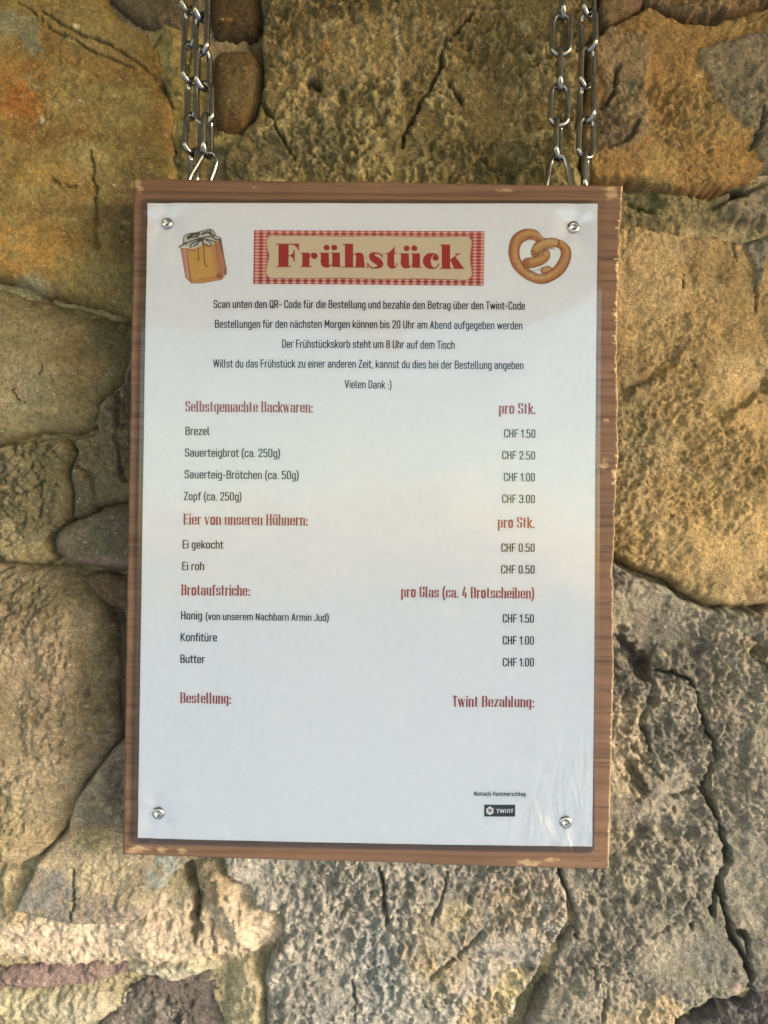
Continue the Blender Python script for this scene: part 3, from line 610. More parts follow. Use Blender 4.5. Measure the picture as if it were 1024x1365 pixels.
L_, R_, T_, B_, C_ = .065, .325, .665, .065, .935
CR_ = .365
SK = {
 'a': (.39, [[(.085,.56),(.085,T_,.1),(R_,T_,.12),(R_,B_)], [(R_,.4),(L_,.4,.12),(L_,B_,.12),(R_,B_,.1),(R_,.3)]]),
 'b': (.39, [[(L_,C_),(L_,B_)], [(L_,T_),(R_,T_,.13),(R_,B_,.13),(L_,B_)]]),
 'c': (.37, [[(R_,.52),(R_,T_,.13),(L_,T_,.13),(L_,B_,.13),(R_,B_,.13),(R_,.2)]]),
 'd': (.39, [[(R_,C_),(R_,B_)], [(R_,T_),(L_,T_,.13),(L_,B_,.13),(R_,B_)]]),
 'e': (.38, [[(L_,.37),(R_,.37),(R_,T_,.13),(L_,T_,.13),(L_,B_,.13),(R_-.01,B_,.12),(R_,.16)]]),
 'f': (.26, [[(.115,B_),(.115,C_,.1),(.25,C_)], [(.03,T_),(.235,T_)]]),
 'g': (.39, [[(R_,T_),(L_,T_,.13),(L_,B_,.13),(R_,B_)], [(R_,T_),(R_,-.18,.13),(L_+.03,-.18)]]),
 'h': (.39, [[(L_,C_),(L_,B_)], [(L_,T_),(R_,T_,.13),(R_,B_)]]),
 'i': (.13, [[(L_,T_),(L_,B_)], [(L_,.9),(L_,.925)]]),
 'j': (.14, [[(.085,T_),(.085,-.18,.07),(0,-.18)], [(.085,.9),(.085,.925)]]),
 'k': (.37, [[(L_,C_),(L_,B_)], [(L_,.27),(R_,T_)], [(.155,.37),(R_+.01,B_)]]),
 'l': (.19, [[(L_,C_),(L_,B_,.09),(.165,B_)]]),
 'm': (.62, [[(L_,T_),(L_,B_)], [(L_,T_),(.31,T_,.12),(.31,B_)], [(.31,T_),(.555,T_,.12),(.555,B_)]]),
 'n': (.39, [[(L_,T_),(L_,B_)], [(L_,T_),(R_,T_,.13),(R_,B_)]]),
 'o': (.39, [[(L_,.36),(L_,T_,.13),(R_,T_,.13),(R_,B_,.13),(L_,B_,.13),(L_,.36)]]),
 'p': (.39, [[(L_,T_),(L_,-.2)], [(L_,T_),(R_,T_,.13),(R_,B_,.13),(L_,B_)]]),
 'r': (.27, [[(L_,T_),(L_,B_)], [(L_,.53),(L_,T_,.13),(.245,T_)]]),
 's': (.36, [[(.305,.55),(.305,T_,.11),(L_,T_,.11),(L_,.39,.11),(.305,.35,.11),(.305,B_,.11),(L_,B_,.11),(L_,.18)]]),
 't': (.26, [[(.105,.86),(.105,B_,.09),(.235,B_)], [(.03,T_),(.235,T_)]]),
 'u': (.39, [[(L_,T_),(L_,B_,.13),(R_,B_)], [(R_,T_),(R_,B_)]]),
 'v': (.36, [[(.04,T_),(.18,B_),(.32,T_)]]),
 'w': (.55, [[(.04,T_),(.16,B_),(.275,T_),(.39,B_),(.51,T_)]]),
 'y': (.36, [[(.04,T_),(.185,B_+.01)], [(.32,T_),(.14,-.18,.04),(.06,-.18)]]),
 'z': (.34, [[(.05,T_),(.29,T_),(.05,B_),(.3,B_)]]),
 'A': (.44, [[(.05,B_),(.21,C_),(.37,B_)], [(.1,.3),(.32,.3)]]),
 'B': (.43, [[(.07,B_),(.07,C_),(CR_-.01,C_,.13),(CR_-.01,.53,.13),(.07,.53)], [(.07,.53),(CR_,.53,.13),(CR_,B_,.13),(.07,B_)]]),
 'C': (.42, [[(CR_,.72),(CR_,C_,.15),(.07,C_,.15),(.07,B_,.15),(CR_,B_,.15),(CR_,.28)]]),
 'D': (.43, [[(.07,B_),(.07,C_),(CR_,C_,.16),(CR_,B_,.16),(.07,B_)]]),
 'E': (.38, [[(.33,C_),(.07,C_),(.07,B_),(.33,B_)], [(.07,.52),(.29,.52)]]),
 'F': (.37, [[(.33,C_),(.07,C_),(.07,B_)], [(.07,.5),(.29,.5)]]),
 'G': (.43, [[(CR_,.72),(CR_,C_,.15),(.07,C_,.15),(.07,B_,.15),(CR_,B_,.15),(CR_,.47),(.23,.47)]]),
 'H': (.44, [[(.07,B_),(.07,C_)], [(CR_,B_),(CR_,C_)], [(.07,.51),(CR_,.51)]]),
 'J': (.36, [[(.3,C_),(.3,B_,.14),(.05,B_,.12),(.05,.2)]]),
 'K': (.43, [[(.07,B_),(.07,C_)], [(.07,.4),(CR_,C_)], [(.17,.53),(CR_+.01,B_)]]),
 'M': (.54, [[(.07,B_),(.07,C_),(.26,.35),(.45,C_),(.45,B_)]]),
 'N': (.45, [[(.07,B_),(.07,C_),(CR_+.01,B_),(CR_+.01,C_)]]),
 'Q': (.43, [[(.07,.5),(.07,C_,.15),(CR_,C_,.15),(CR_,B_,.15),(.07,B_,.15),(.07,.5)], [(.24,.24),(.4,.02)]]),
 'R': (.43, [[(.07,B_),(.07,C_),(CR_,C_,.14),(CR_,.48,.14),(.07,.48)], [(.22,.48),(CR_+.01,B_)]]),
 'S': (.41, [[(.345,.76),(.345,C_,.14),(.07,C_,.14),(.07,.54,.13),(.345,.48,.13),(.345,B_,.14),(.06,B_,.14),(.06,.24)]]),
 'T': (.37, [[(.03,C_),(.34,C_)], [(.185,C_),(.185,B_)]]),
 'U': (.43, [[(.07,C_),(.07,B_,.15),(CR_,B_,.15),(CR_,C_)]]),
 'V': (.42, [[(.04,C_),(.21,B_),(.38,C_)]]),
 'W': (.62, [[(.04,C_),(.17,B_),(.31,C_),(.45,B_),(.58,C_)]]),
 'Z': (.38, [[(.05,C_),(.33,C_),(.05,B_),(.34,B_)]]),
 '0': (.41, [[(.07,.5),(.07,C_,.15),(.34,C_,.15),(.34,B_,.15),(.07,B_,.15),(.07,.5)]]),
 '1': (.27, [[(.04,.75),(.18,C_),(.18,B_)]]),
 '2': (.40, [[(.07,.72),(.07,C_,.14),(.34,C_,.14),(.34,.62,.1),(.07,B_),(.35,B_)]]),
 '3': (.40, [[(.06,.76),(.06,C_,.14),(.335,C_,.14),(.335,.53,.12),(.16,.53)], [(.2,.53),(.345,.53,.12),(.345,B_,.14),(.06,B_,.14),(.06,.24)]]),
 '4': (.40, [[(.2,C_),(.05,.25),(.37,.25)], [(.28,.45),(.28,B_)]]),
 '5': (.40, [[(.32,C_),(.08,C_),(.07,.55),(.34,.6,.13),(.34,B_,.14),(.06,B_,.14),(.06,.22)]]),
 '8': (.41, [[(.2,.52),(.08,.52,.12),(.08,C_,.14),(.33,C_,.14),(.33,.52,.12),(.2,.52)], [(.2,.52),(.07,.52,.12),(.07,B_,.15),(.34,B_,.15),(.34,.52,.12),(.2,.52)]]),
 '.': (.13, [[(L_,B_),(L_,B_+.015)]]), ',': (.13, [[(L_,B_),(.04,-.08)]]), ':': (.14, [[(.07,B_),(.07,B_+.015)], [(.07,.5),(.07,.515)]]),
 '-': (.28, [[(.05,.4),(.22,.4)]]), '(': (.2, [[(.17,1.0),(.06,.75,.3),(.06,.1,.3),(.17,-.17)]]), ')': (.2, [[(.03,1.0),(.14,.75,.3),(.14,.1,.3),(.03,-.17)]]),
}
for a_, b_ in (('ä','a'),('ö','o'),('ü','u')):
    SK[a_] = (SK[b_][0], SK[b_][1]+[[(.11,.9),(.11,.92)],[(.28,.9),(.28,.92)]])
SERIF = {  # (x, y, half width) hairline serifs for the fat-and-thin face
 'b':[(.03,.98,.05)],'h':[(.03,.98,.05),(L_,.02,.1),(R_,.02,.1)],'k':[(.03,.98,.05),(L_,.02,.1),(R_,.02,.09),(R_,.7,.08)],'l':[(.04,.98,.06),(L_,.02,.1)],'d':[(.29,.98,.05),(.36,.02,.05)],
 'n':[(.03,.7,.05),(L_,.02,.1),(R_,.02,.1)],'m':[(.03,.7,.05),(L_,.02,.1),(.31,.02,.1),(.555,.02,.1)],'r':[(.03,.7,.05),(L_,.02,.1)],'i':[(.03,.7,.05),(L_,.02,.1)],'u':[(.03,.7,.05),(.29,.7,.05),(.36,.02,.05)],'p':[(.03,.7,.05),(L_,-.24,.1)],
 'f':[(.115,.02,.1)],'B':[(.05,.98,.07),(.05,.02,.07)],'E':[(.05,.98,.07),(.05,.02,.07)],'H':[(.07,.98,.1),(.07,.02,.1),(CR_,.98,.1),(CR_,.02,.1)],'T':[(.185,.02,.1)],'v':[(.04,.7,.07),(.32,.7,.07)],'w':[(.04,.7,.07),(.275,.7,.06),(.51,.7,.07)],'1':[(.18,.02,.08)],'4':[(.28,.02,.09)],'a':[(.36,.02,.04)],'ü':[(.03,.7,.05),(.29,.7,.05),(.36,.02,.05)]}
def march(F, x0, y0, h):
    """filled outline of F<0 on a regular grid, shared verts"""
    verts = []; vid = {}; tris = []; quads = []
    def V(key, x, y):
        k = vid.get(key)
        if k is None: k = len(verts); vid[key] = k; verts.append((x, y))
        return k
    ny, nx = F.shape
    ins = F < 0
    cells = np.argwhere(ins[:-1,:-1] | ins[:-1,1:] | ins[1:,1:] | ins[1:,:-1])
    for j, i in cells:
        c = [(i, j), (i+1, j), (i+1, j+1), (i, j+1)]
        f = [F[q[1], q[0]] for q in c]; poly = []
        for k in range(4):
            a = c[k]; b = c[(k+1) % 4]; fa = f[k]; fb = f[(k+1) % 4]
            if fa < 0: poly.append(V(a, x0+a[0]*h, y0+a[1]*h))
            if (fa < 0) != (fb < 0):
                t = fa/(fa-fb); key = (min(a, b), max(a, b))
                poly.append(V(key, x0+(a[0]+(b[0]-a[0])*t)*h, y0+(a[1]+(b[1]-a[1])*t)*h))
        if len(poly) == 4: quads.append(poly)
        else:
            for k in range(1, len(poly)-1): tris.append((poly[0], poly[k], poly[k+1]))
    return np.array(verts).reshape(-1, 2), quads, tris
GC = {}
def glyph(ch, style):
    if (ch, style) in GC: return GC[(ch, style)]
    adv, paths = SK[ch]
    h = {'din': .034, 'bodoni': .022, 'round': .045}[style]
    x0, y0 = -.14, -.34; xs = np.arange(x0, adv+.16, h); ys = np.arange(y0, 1.1, h); X, Y = np.meshgrid(xs, ys)
    F = np.full(X.shape, 9.0)
    for p in paths:
        q = np.array(round_path(p))
        if style == 'bodoni':
            dot = np.hypot(*(q[-1]-q[0])) < .05
            for a, b in zip(q[:-1], q[1:]):
                e = b-a; n = np.hypot(*e)
                if n < 1e-6: continue
                vert = abs(e[1])/n; wd = .075 if dot else .022+.05*vert**1.6
                if not dot and ch in 'vwAVyM' and e[0]*e[1] > 0: wd = .02
                F = np.minimum(F, sd_line(X, Y, [a, b], wd))
        else:
            F = np.minimum(F, sd_line(X, Y, q, {'din': .056, 'round': .062}[style]))
    if style == 'bodoni':
        for sx, sy, hw in SERIF.get(ch, []): F = np.minimum(F, sd_line(X, Y, [(sx-hw*.8, sy), (sx+hw*.8, sy)], .018))
        for vx, v0, v1 in {'E':[(.33,.8,C_),(.33,B_,.22),(.28,.44,.6)],'F':[(.33,.8,C_)],'T':[(.03,.82,C_),(.34,.82,C_)],'Z':[(.05,.82,C_),(.34,B_,.2)],'z':[(.05,.54,T_),(.3,B_,.18)]}.get(ch, []): F = np.minimum(F, sd_line(X, Y, [(vx, v0), (vx, v1)], .026))
        if ch in 'acrf': 
            bx, by = {'a': (.1,.55), 'c': (.29,.54), 'r': (.24,.62), 'f': (.25,.9)}[ch]; F = np.minimum(F, np.hypot(X-bx, Y-by)-.062)
    v, q, t = march(F, x0, y0, h); GC[(ch, style)] = (adv, v, q, t); return GC[(ch, style)]
def text_line(s, p0, p1, cap, style, col, name='printed_text', off=.00010, track=0.05, label=None):
    """lay a line between two photo points on its baseline"""
    pen = 0; items = []
    for ch in s:
        if ch == ' ': pen += .21 if style != 'bodoni' else .24; continue
        g = glyph(ch, style); items.append((pen, g)); pen += g[0]+track
    last = items[-1]; total = last[0]+last[1][0]-.01
    p0 = np.array(p0, float); p1 = np.array(p1, float); d = p1-p0; Ln = np.hypot(*d); d /= Ln; nrm = np.array([d[1], -d[0]]); kx = Ln/total
    V = []; Q = []; T = []; n = 0
    for pen, (adv, v, q, t) in items:
        w_ = p0 + np.outer((v[:,0]+pen)*kx, d) + np.outer(v[:,1]*cap, nrm); V.append(w_)
        if len(q): Q.append(np.array(q)+n)
        if len(t): T.append(np.array(t)+n)
        n += len(v)
    V = np.concatenate(V); P = on_sheet(V[:,0], V[:,1], off)
    o = mesh(name, P, np.concatenate(Q)[:, ::-1] if Q else None, PRINT, sheet_parent, False, tris=np.concatenate(T)[:, ::-1] if T else None, colors=np.broadcast_to(np.array(col), (len(V), 3)))
    if label: o['label'] = label
    return o
sheet_parent = sheet
INK = (.022,.022,.024); RED = (.33,.055,.055)
body = [('Scan unten den QR- Code für die Bestellung und bezahle den Betrag über den Twint-Code', (284.6,411), (700,413), 11.2),
 ('Bestellungen für den nächsten Morgen können bis 20 Uhr am Abend aufgegeben werden', (286.6,437.4), (696.5,439.4), 11.2),
 ('Der Frühstückskorb steht um 8 Uhr auf dem Tisch', (376.2,464.2), (606.2,465.6), 11.2),
 ('Willst du das Frühstück zu einer anderen Zeit, kannst du dies bei der Bestellung angeben', (284.6,490.2), (698,492.4), 11.2),
 ('Vielen Dank :)', (459.9,518.2), (522,518.8), 11.2),
 ('Brezel', (246.7,580), (278.9,580.1), 11.6), ('Sauerteigbrot (ca. 250g)', (246,608.8), (373.5,609.8), 11.6), ('Sauerteig-Brötchen (ca. 50g)', (245.7,637.8), (398.4,639.2), 11.6), ('Zopf (ca. 250g)', (245,667), (322,667.7), 11.6),
 ('Ei gekocht', (243,731.3), (297.5,731.7), 11.6), ('Ei roh', (242.3,760.3), (272.2,760.5), 11.6),
 ('Honig', (241,826), (269.3,826.4), 11.6), ('(von unserem Nachbarn Armin Jud)', (274,826.6), (438.4,828), 10.2), ('Konfitüre', (240.3,855), (289.2,855.4), 11.6), ('Butter', (240,884), (272.9,884.3), 11.6),
 ('CHF 1.50', (671.6,583.5), (714,583.9), 11.6), ('CHF 2.50', (669,612.5), (713.5,612.9), 11.6), ('CHF 1.00', (671.3,641.7), (713.2,642), 11.6), ('CHF 3.00', (669,670.6), (713.2,671), 11.6),
 ('CHF 0.50', (668,735.7), (712.8,736), 11.6), ('CHF 0.50', (667.7,764.7), (712.8,765), 11.6),
 ('CHF 1.50', (670,830), (711.8,830.3), 11.6), ('CHF 1.00', (670,859.2), (711.8,859.5), 11.6), ('CHF 1.00', (670,888.4), (711.8,888.7), 11.6)]
for s_, a_, b_, c_ in body: text_line(s_, a_, b_, c_, 'din', INK, 'body_text')
head = [('Selbstgemachte Backwaren:', (247,549), (417,550.5), 15), ('pro Stk.', (665.3,551.5), (714.1,552), 15), ('Eier von unseren Hühnern:', (244.7,699.5), (410.3,700.8), 15), ('pro Stk.', (663.7,703.6), (712.5,704), 15),
 ('Brotaufstriche:', (241.7,793.8), (333,794.5), 15), ('pro Glas (ca. 4 Brotscheiben)', (534.9,796), (711.8,798.2), 15), ('Bestellung:', (240.3,937.6), (308,938.2), 14.8), ('Twint Bezahlung:', (603.3,941.8), (711.8,943.2), 15)]
for s_, a_, b_, c_ in head: text_line(s_, a_, b_, c_, 'bodoni', RED, 'heading_text', track=.085)
text_line('Nomady Hammerschlag', (631.8,1061), (700.9,1061.9), 6.1, 'round', INK, 'caption_text', track=.07)

# ---- banner with gingham border
def banner():
    cs = [(338.8,307),(646,308.1),(645,381),(337.8,378.8)]
    Sg, Tg = np.meshgrid(np.linspace(0, 1, 620), np.linspace(0, 1, 146)); px, py = bil(cs, Sg, Tg)
    u = Sg*307; v = Tg*72.5
    sv = (np.mod(u+3.0, 10.0) < 5.2)*1.0; shh = (np.mod(v+1.0, 4.25) < 2.3)*1.0
    pale = np.array([.76,.50,.42]); mid = np.array([.60,.20,.165]); dark = np.array([.40,.045,.045])
    k = (sv+shh)[..., None]
    col = np.where(k > 1.5, dark, np.where(k > .5, mid, pale)); vert_only = (sv > .5) & (shh < .5); col = np.where(vert_only[..., None], np.array([.62,.22,.19]), col)
    nd = Tg > .9; col = np.where((nd & (sv > .5))[..., None], col*.75, col)
    lay(px, py, np.ones(px.shape, bool), .00005, 'gingham_banner', sheet, PRINT, col)
    # cream label with a soft wavy outline
    x0, x1, y0, y1 = 355.5, 628.3, 314.4, 372.6
    xs = np.arange(350, 634, 1.0); ys = np.arange(309, 379, 1.0); X, Y = np.meshgrid(xs, ys); Ys = Y-(X-490)*.006
    qx = np.abs(X-(x0+x1)/2)-(x1-x0)/2+8; qy = np.abs(Ys-(y0+y1)/2)-(y1-y0)/2+8
    F = np.hypot(np.maximum(qx, 0), np.maximum(qy, 0))+np.minimum(np.maximum(qx, qy), 0)-8
    F = F + 1.4*np.exp(-((Ys-342)/5)**2)*(X < 400)+ 1.2*np.cos((Ys-343)/7.0)*(np.abs(X-490) > 120) + .4*np.sin(X/17)
    for off, dd, cc, nm in ((.00008, 0, (.36,.17,.10), 'label_outline'), (.00011, -1.0, (.655,.53,.38), 'cream_label')):
        v, q, t = march(F-dd, 350, 309, 1.0); P = on_sheet(v[:,0], v[:,1], off)
        mesh(nm, P, q, PRINT, sheet, False, tris=t, colors=np.broadcast_to(np.array(cc), (len(v), 3)))
banner()
# ---- fat title letters, each outlined from simple pieces (units: 6.4 per photo pixel)
def title():
    h = 3.0; A = (330, 300); Bo = (490, 300)
    def rect(X, Y, x0, y0, x1, y1): return np.maximum(np.maximum(x0-X, X-x1), np.maximum(y0-Y, Y-y1))
    def run(org, x0, x1, y0, y1, fn):
        xs = np.arange(x0-8, x1+8, h); ys = np.arange(y0-8, y1+8, h); X, Y = np.meshgrid(xs, ys); F = fn(X, Y)
        v, q, t = march(F, xs[0], ys[0], h); P = on_sheet(org[0]+v[:,0]/6.4, org[1]+v[:,1]/6.4, .00015)
        mesh('title_letter', P, q, PRINT, sheet, False, tris=t, colors=np.broadcast_to(np.array((.40,.042,.040)), (len(v), 3)))
    mn = lambda *a: np.minimum.reduce(a); ell = lambda X, Y, cx, cy, rx, ry: (np.hypot((X-cx)/rx, (Y-cy)/ry)-1)*min(rx, ry)
    def F_(X, Y): return mn(rect(X,Y,243,160,440,169), rect(X,Y,266,160,352,362), rect(X,Y,243,354,376,362), sd_poly(X,Y,[(380,168),(440,160),(440,224),(434,224),(426,196),(408,178)]), rect(X,Y,350,261,396,268), sd_poly(X,Y,[(404,210),(404,316),(397,316),(390,286),(368,268),(368,261),(388,244),(397,210)]))
    run(A, 243, 440, 160, 362, F_)
    def r_(X, Y): return mn(rect(X,Y,449,238,530,246), rect(X,Y,468,238,530,362), rect(X,Y,449,354,552,362), ell(X,Y,572,266,28,27), sd_line(X,Y,[(528,285),(536,258),(552,244),(574,242)],4))
    run(A, 447, 602, 236, 364, r_)
    def u_(dx, dy):
        def f(X, Y):
            X = X-dx; Y = Y-dy
            bowl = sd_poly(X, Y, catmull([(627,300),(629,335),(642,357),(668,367),(700,362),(723,338),(726,322),(712,340),(700,346),(695,325),(695,300)], 5, True))
            return mn(rect(X,Y,612,238,695,246), rect(X,Y,627,238,695,320), bowl, rect(X,Y,712,238,790,246), rect(X,Y,724,238,790,362), rect(X,Y,724,354,806,362), ell(X,Y,676,195,26,24), ell(X,Y,741,195,26,24))
        return f
    run(A, 612, 806, 168, 370, u_(0, 0)); run(Bo, 270, 464, 172, 376, u_(-342, 5))
    def h_(X, Y):
        arch = sd_poly(X, Y, catmull([(902,262),(916,246),(945,238),(975,243),(991,266),(995,300),(995,365),(928,365),(928,280),(924,256),(912,258)], 5, True))
        arch = np.maximum(arch, Y-366)
        return mn(rect(X,Y,812,162,902,170), rect(X,Y,832,162,902,366), rect(X,Y,810,358,912,366), np.minimum(arch, rect(X,Y,928,290,995,366)), rect(X,Y,914,358,1012,366))
    run(A, 810, 1012, 162, 368, h_)
    def s_(X, Y):
        c = catmull([(124,270),(98,247),(62,243),(36,262),(52,290),(88,312),(108,338),(92,362),(52,369),(20,358),(2,332)], 4)
        wd = np.interp(np.linspace(0, 10, len(c)), range(11), [5,6,8,22,29,31,27,11,6,6,5])
        return mn(sd_line(X, Y, c, wd), rect(X,Y,122,238,129,288), rect(X,Y,-2,324,5,374))
    run(Bo, -8, 140, 234, 380, s_)
    def t_(X, Y): return mn(rect(X,Y,147,242,252,250), sd_poly(X,Y,[(168,244),(196,225),(220,200),(230,180),(233,180),(233,244)]), rect(X,Y,170,244,228,340), sd_poly(X,Y,catmull([(170,320),(174,352),(196,373),(228,372),(250,354),(258,325),(250,328),(242,350),(230,352),(228,320)],5,True)))
    run(Bo, 147, 260, 180, 376, t_)
    def c_(X, Y):
        o = np.maximum(ell(X,Y,538,309,66,68), -ell(X,Y,577,309,37,58)); o = np.maximum(o, X-578)
        return mn(o, sd_line(X,Y,[(545,372),(572,372),(595,358),(608,334)],5), ell(X,Y,581,281,27,26), sd_line(X,Y,[(540,245),(575,247),(596,262)],5))
    run(Bo, 470, 614, 238, 380, c_)
    def k_(X, Y): return mn(rect(X,Y,617,167,705,175), rect(X,Y,633,167,705,376), rect(X,Y,615,368,722,376), sd_line(X,Y,[(704,302),(775,250)],4.5), rect(X,Y,744,243,798,251), sd_poly(X,Y,[(706,298),(748,268),(822,370),(738,370)]), rect(X,Y,735,368,827,376))
    run(Bo, 615, 827, 167, 378, k_)
title()
# ---- painted illustrations
def paint(x0, y0, w_, h_, step, fn, name, off=.0001):
    xs = np.arange(0, w_, step); ys = np.arange(0, h_, step); X, Y = np.meshgrid(xs, ys)
    col = np.ones(X.shape+(3,))*np.array([.78,.78,.78]); mask = np.zeros(X.shape, bool)
    def over(F, c, k=1.0, soft=6.0):
        nonlocal col, mask
        a = np.clip(.5-F/soft, 0, 1)*k; mask |= a > .02; a = a[..., None]
        col = col*(1-a)+np.array(c)*a
    fn(X, Y, over); sc = fn.scale
    m = mask[:-1,:-1] | mask[:-1,1:] | mask[1:,1:] | mask[1:,:-1]; keep = np.zeros_like(mask); keep[:-1,:-1] |= m; keep[1:,1:] |= m; keep[:-1,1:] |= m; keep[1:,:-1] |= m
    lay(x0+X/sc, y0+Y/sc, keep, off, name, sheet, PRINT, col)
def jar(X, Y, over):
    dk = (.07,.06,.05); rd = (.30,.10,.07)
    body = [(122,415),(165,640),(212,905),(305,992),(480,985),(790,932),(872,830),(868,760),(825,560),(780,290),(680,330),(480,360),(300,430)]
    over(sd_poly(X,Y,body), (.58,.30,.13))
    over(sd_poly(X,Y,[(150,430),(215,430),(300,960),(240,930),(205,890)]), (.50,.25,.20), .8)
    over(sd_poly(X,Y,[(185,440),(215,430),(262,900),(235,900)]), (.66,.42,.32), .8)
    over(sd_poly(X,Y,[(240,450),(640,400),(700,880),(330,950)]), (.62,.36,.11), .9, 30)
    over(sd_poly(X,Y,[(300,560),(400,540),(430,760),(340,800)]), (.56,.32,.09), .6, 60)
    over(sd_poly(X,Y,[(610,380),(690,340),(760,800),(700,880)]), (.55,.27,.14), .7, 30)
    over(sd_poly(X,Y,[(690,330),(780,300),(860,770),(800,870)]), (.52,.22,.13), .9, 14)
    over(sd_poly(X,Y,[(690,880),(750,800),(800,900),(760,930)]), (.36,.12,.09), .9, 14)
    over(sd_poly(X,Y,[(740,290),(785,280),(815,540),(795,520)]), (.16,.11,.08), .8)
    over(sd_poly(X,Y,[(830,760),(875,770),(870,850),(830,860)]), (.2,.17,.14), .8)
    for P, w_, c in (([(125,415),(165,640),(212,905),(305,992),(480,988),(790,935),(870,830)],5,rd), ([(215,430),(262,800),(300,960)],7,(.25,.1,.07)), ([(690,350),(740,680),(800,900)],7,(.25,.1,.07)), ([(330,950),(520,920),(760,890)],4,rd), ([(250,455),(365,470)],10,(.3,.12,.08)), ([(780,290),(825,560),(868,780)],5,dk)): over(sd_line(X,Y,P,w_), c, .85)
    lid = catmull([(100,405),(160,350),(175,240),(260,190),(370,180),(590,125),(670,170),(690,220),(785,270),(750,300),(690,330),(620,390),(540,350),(450,400),(300,440),(220,405)], 5, True)
    over(sd_poly(X,Y,lid), (.60,.56,.48))
    for P, w_ in (([(100,405),(250,330),(450,270),(680,225)],9), ([(170,330),(180,240),(260,195),(380,180),(590,125),(660,160),(690,225)],6), ([(250,260),(320,210),(420,200)],20), ([(480,200),(560,170),(610,200)],14), ([(600,140),(640,210)],9), ([(270,250),(400,240)],14),
                  ([(430,300),(300,360),(290,410)],9), ([(440,300),(380,380)],8), ([(460,290),(520,370),(600,395),(625,360),(540,300)],7), ([(470,280),(600,300),(690,330)],8), ([(480,300),(490,380)],8), ([(640,250),(700,290),(770,290)],9), ([(330,400),(420,330)],6), ([(160,350),(200,330),(220,380)],5), ([(410,420),(412,560),(428,590),(400,630)],6), ([(500,400),(510,620),(530,700),(562,722)],6), ([(700,230),(780,270)],5)):
        over(sd_line(X,Y,catmull(P,4),w_*1.35), dk, .9)
    over(np.hypot((X-440)/45,(Y-290)/35)*40-40, dk, .85)
    for P in ([(330,240),(380,215)],[(420,240),(450,215)],[(620,170),(660,200)]): over(sd_line(X,Y,P,5),(.62,.6,.52),.8)
jar.scale = 12.05
paint(230, 295, 920, 1050, 5.0, jar, 'jar_picture')
def pretzel(X, Y, over):
    def rope(P, wd, base=(.44,.165,.06), n=6):
        c = catmull(P, n); wv = np.interp(np.linspace(0, 1, len(c)), np.linspace(0, 1, len(wd)), wd)
        F = sd_line(X, Y, c, wv); over(F, (.22,.06,.025), 1, 8)
        over(F+12, base, .95, 22)
        F2 = sd_line(X-10, Y+14, c, wv*.38); over(F2, (.66,.44,.20), .75, 50)
        F3 = sd_line(X+8, Y-26, c, wv*.25); over(F3, (.42,.15,.06), .35, 40)
    rope([(545,640),(600,640),(590,660)], [50,62,52], (.50,.26,.16))
    rope([(520,250),(430,180),(330,165),(200,230),(150,370),(170,520),(270,650),(400,735),(520,750),(640,700),(740,620),(810,500),(825,390),(770,300),(680,270)], [60,70,75,78,72,74,74,74,66,70,76,72,66,62,56])
    rope([(690,272),(580,282),(470,320),(430,400),(400,400)], [58,66,62,58,40], (.54,.30,.12))
    rope([(560,420),(560,450),(500,500),(400,530),(320,545)], [60,62,66,72,66], (.50,.23,.09))
    rope([(680,275),(600,282),(500,310),(440,360)], [58,66,64,60], (.56,.33,.13))
    over(sd_line(X,Y,catmull([(370,430),(470,420),(540,385),(600,355),(680,360)],5),6), (.25,.08,.03), .9)
    over(sd_line(X,Y,catmull([(270,540),(300,640),(420,640),(520,600)],5),6), (.25,.08,.03), .6)
    over(np.hypot((X-310)/45,(Y-540)/60)*40-40, (.36,.10,.06), .7, 40)
    over(sd_poly(X,Y,catmull([(240,400),(262,290),(330,252),(400,285),(365,370),(362,440),(260,470)],5,True)), (.78,.78,.77), 1, 6)
    over(sd_poly(X,Y,catmull([(620,370),(690,370),(738,430),(710,530),(650,600),(600,540),(620,450)],5,True)), (.78,.78,.77), 1, 6)
    over(sd_poly(X,Y,[(400,635),(440,618),(462,650)]), (.78,.7,.68), .9, 6)
    rr = random.Random(3)
    for _ in range(150):
        t = rr.random()*6.28; a = rr.uniform(.72, 1.0); x = 490+a*380*math.cos(t); y = 470+a*310*math.sin(t)
        over(np.hypot(X-x, Y-y)-rr.uniform(3,6), (.78,.62,.45), .75, 5)
pretzel.scale = 9.75
def pretzel_masked(X, Y, over): pretzel(X, Y, over)
pretzel_masked.scale = 9.75
_c = catmull([(75,400),(95,250),(180,130),(330,95),(450,120),(535,215),(660,212),(800,260),(890,360),(900,460),(850,620),(700,750),(560,808),(430,800),(270,725),(130,590)], 8, True)
def pretzel_clip(X, Y, over):
    FC_ = sd_poly(X, Y, _c)
    pretzel(X, Y, lambda F, c, k=1., soft=6.: over(np.maximum(F, FC_), c, k, soft))
pretzel_clip.scale = 9.75
paint(670, 295, 960, 860, 5.0, pretzel_clip, 'pretzel_picture')
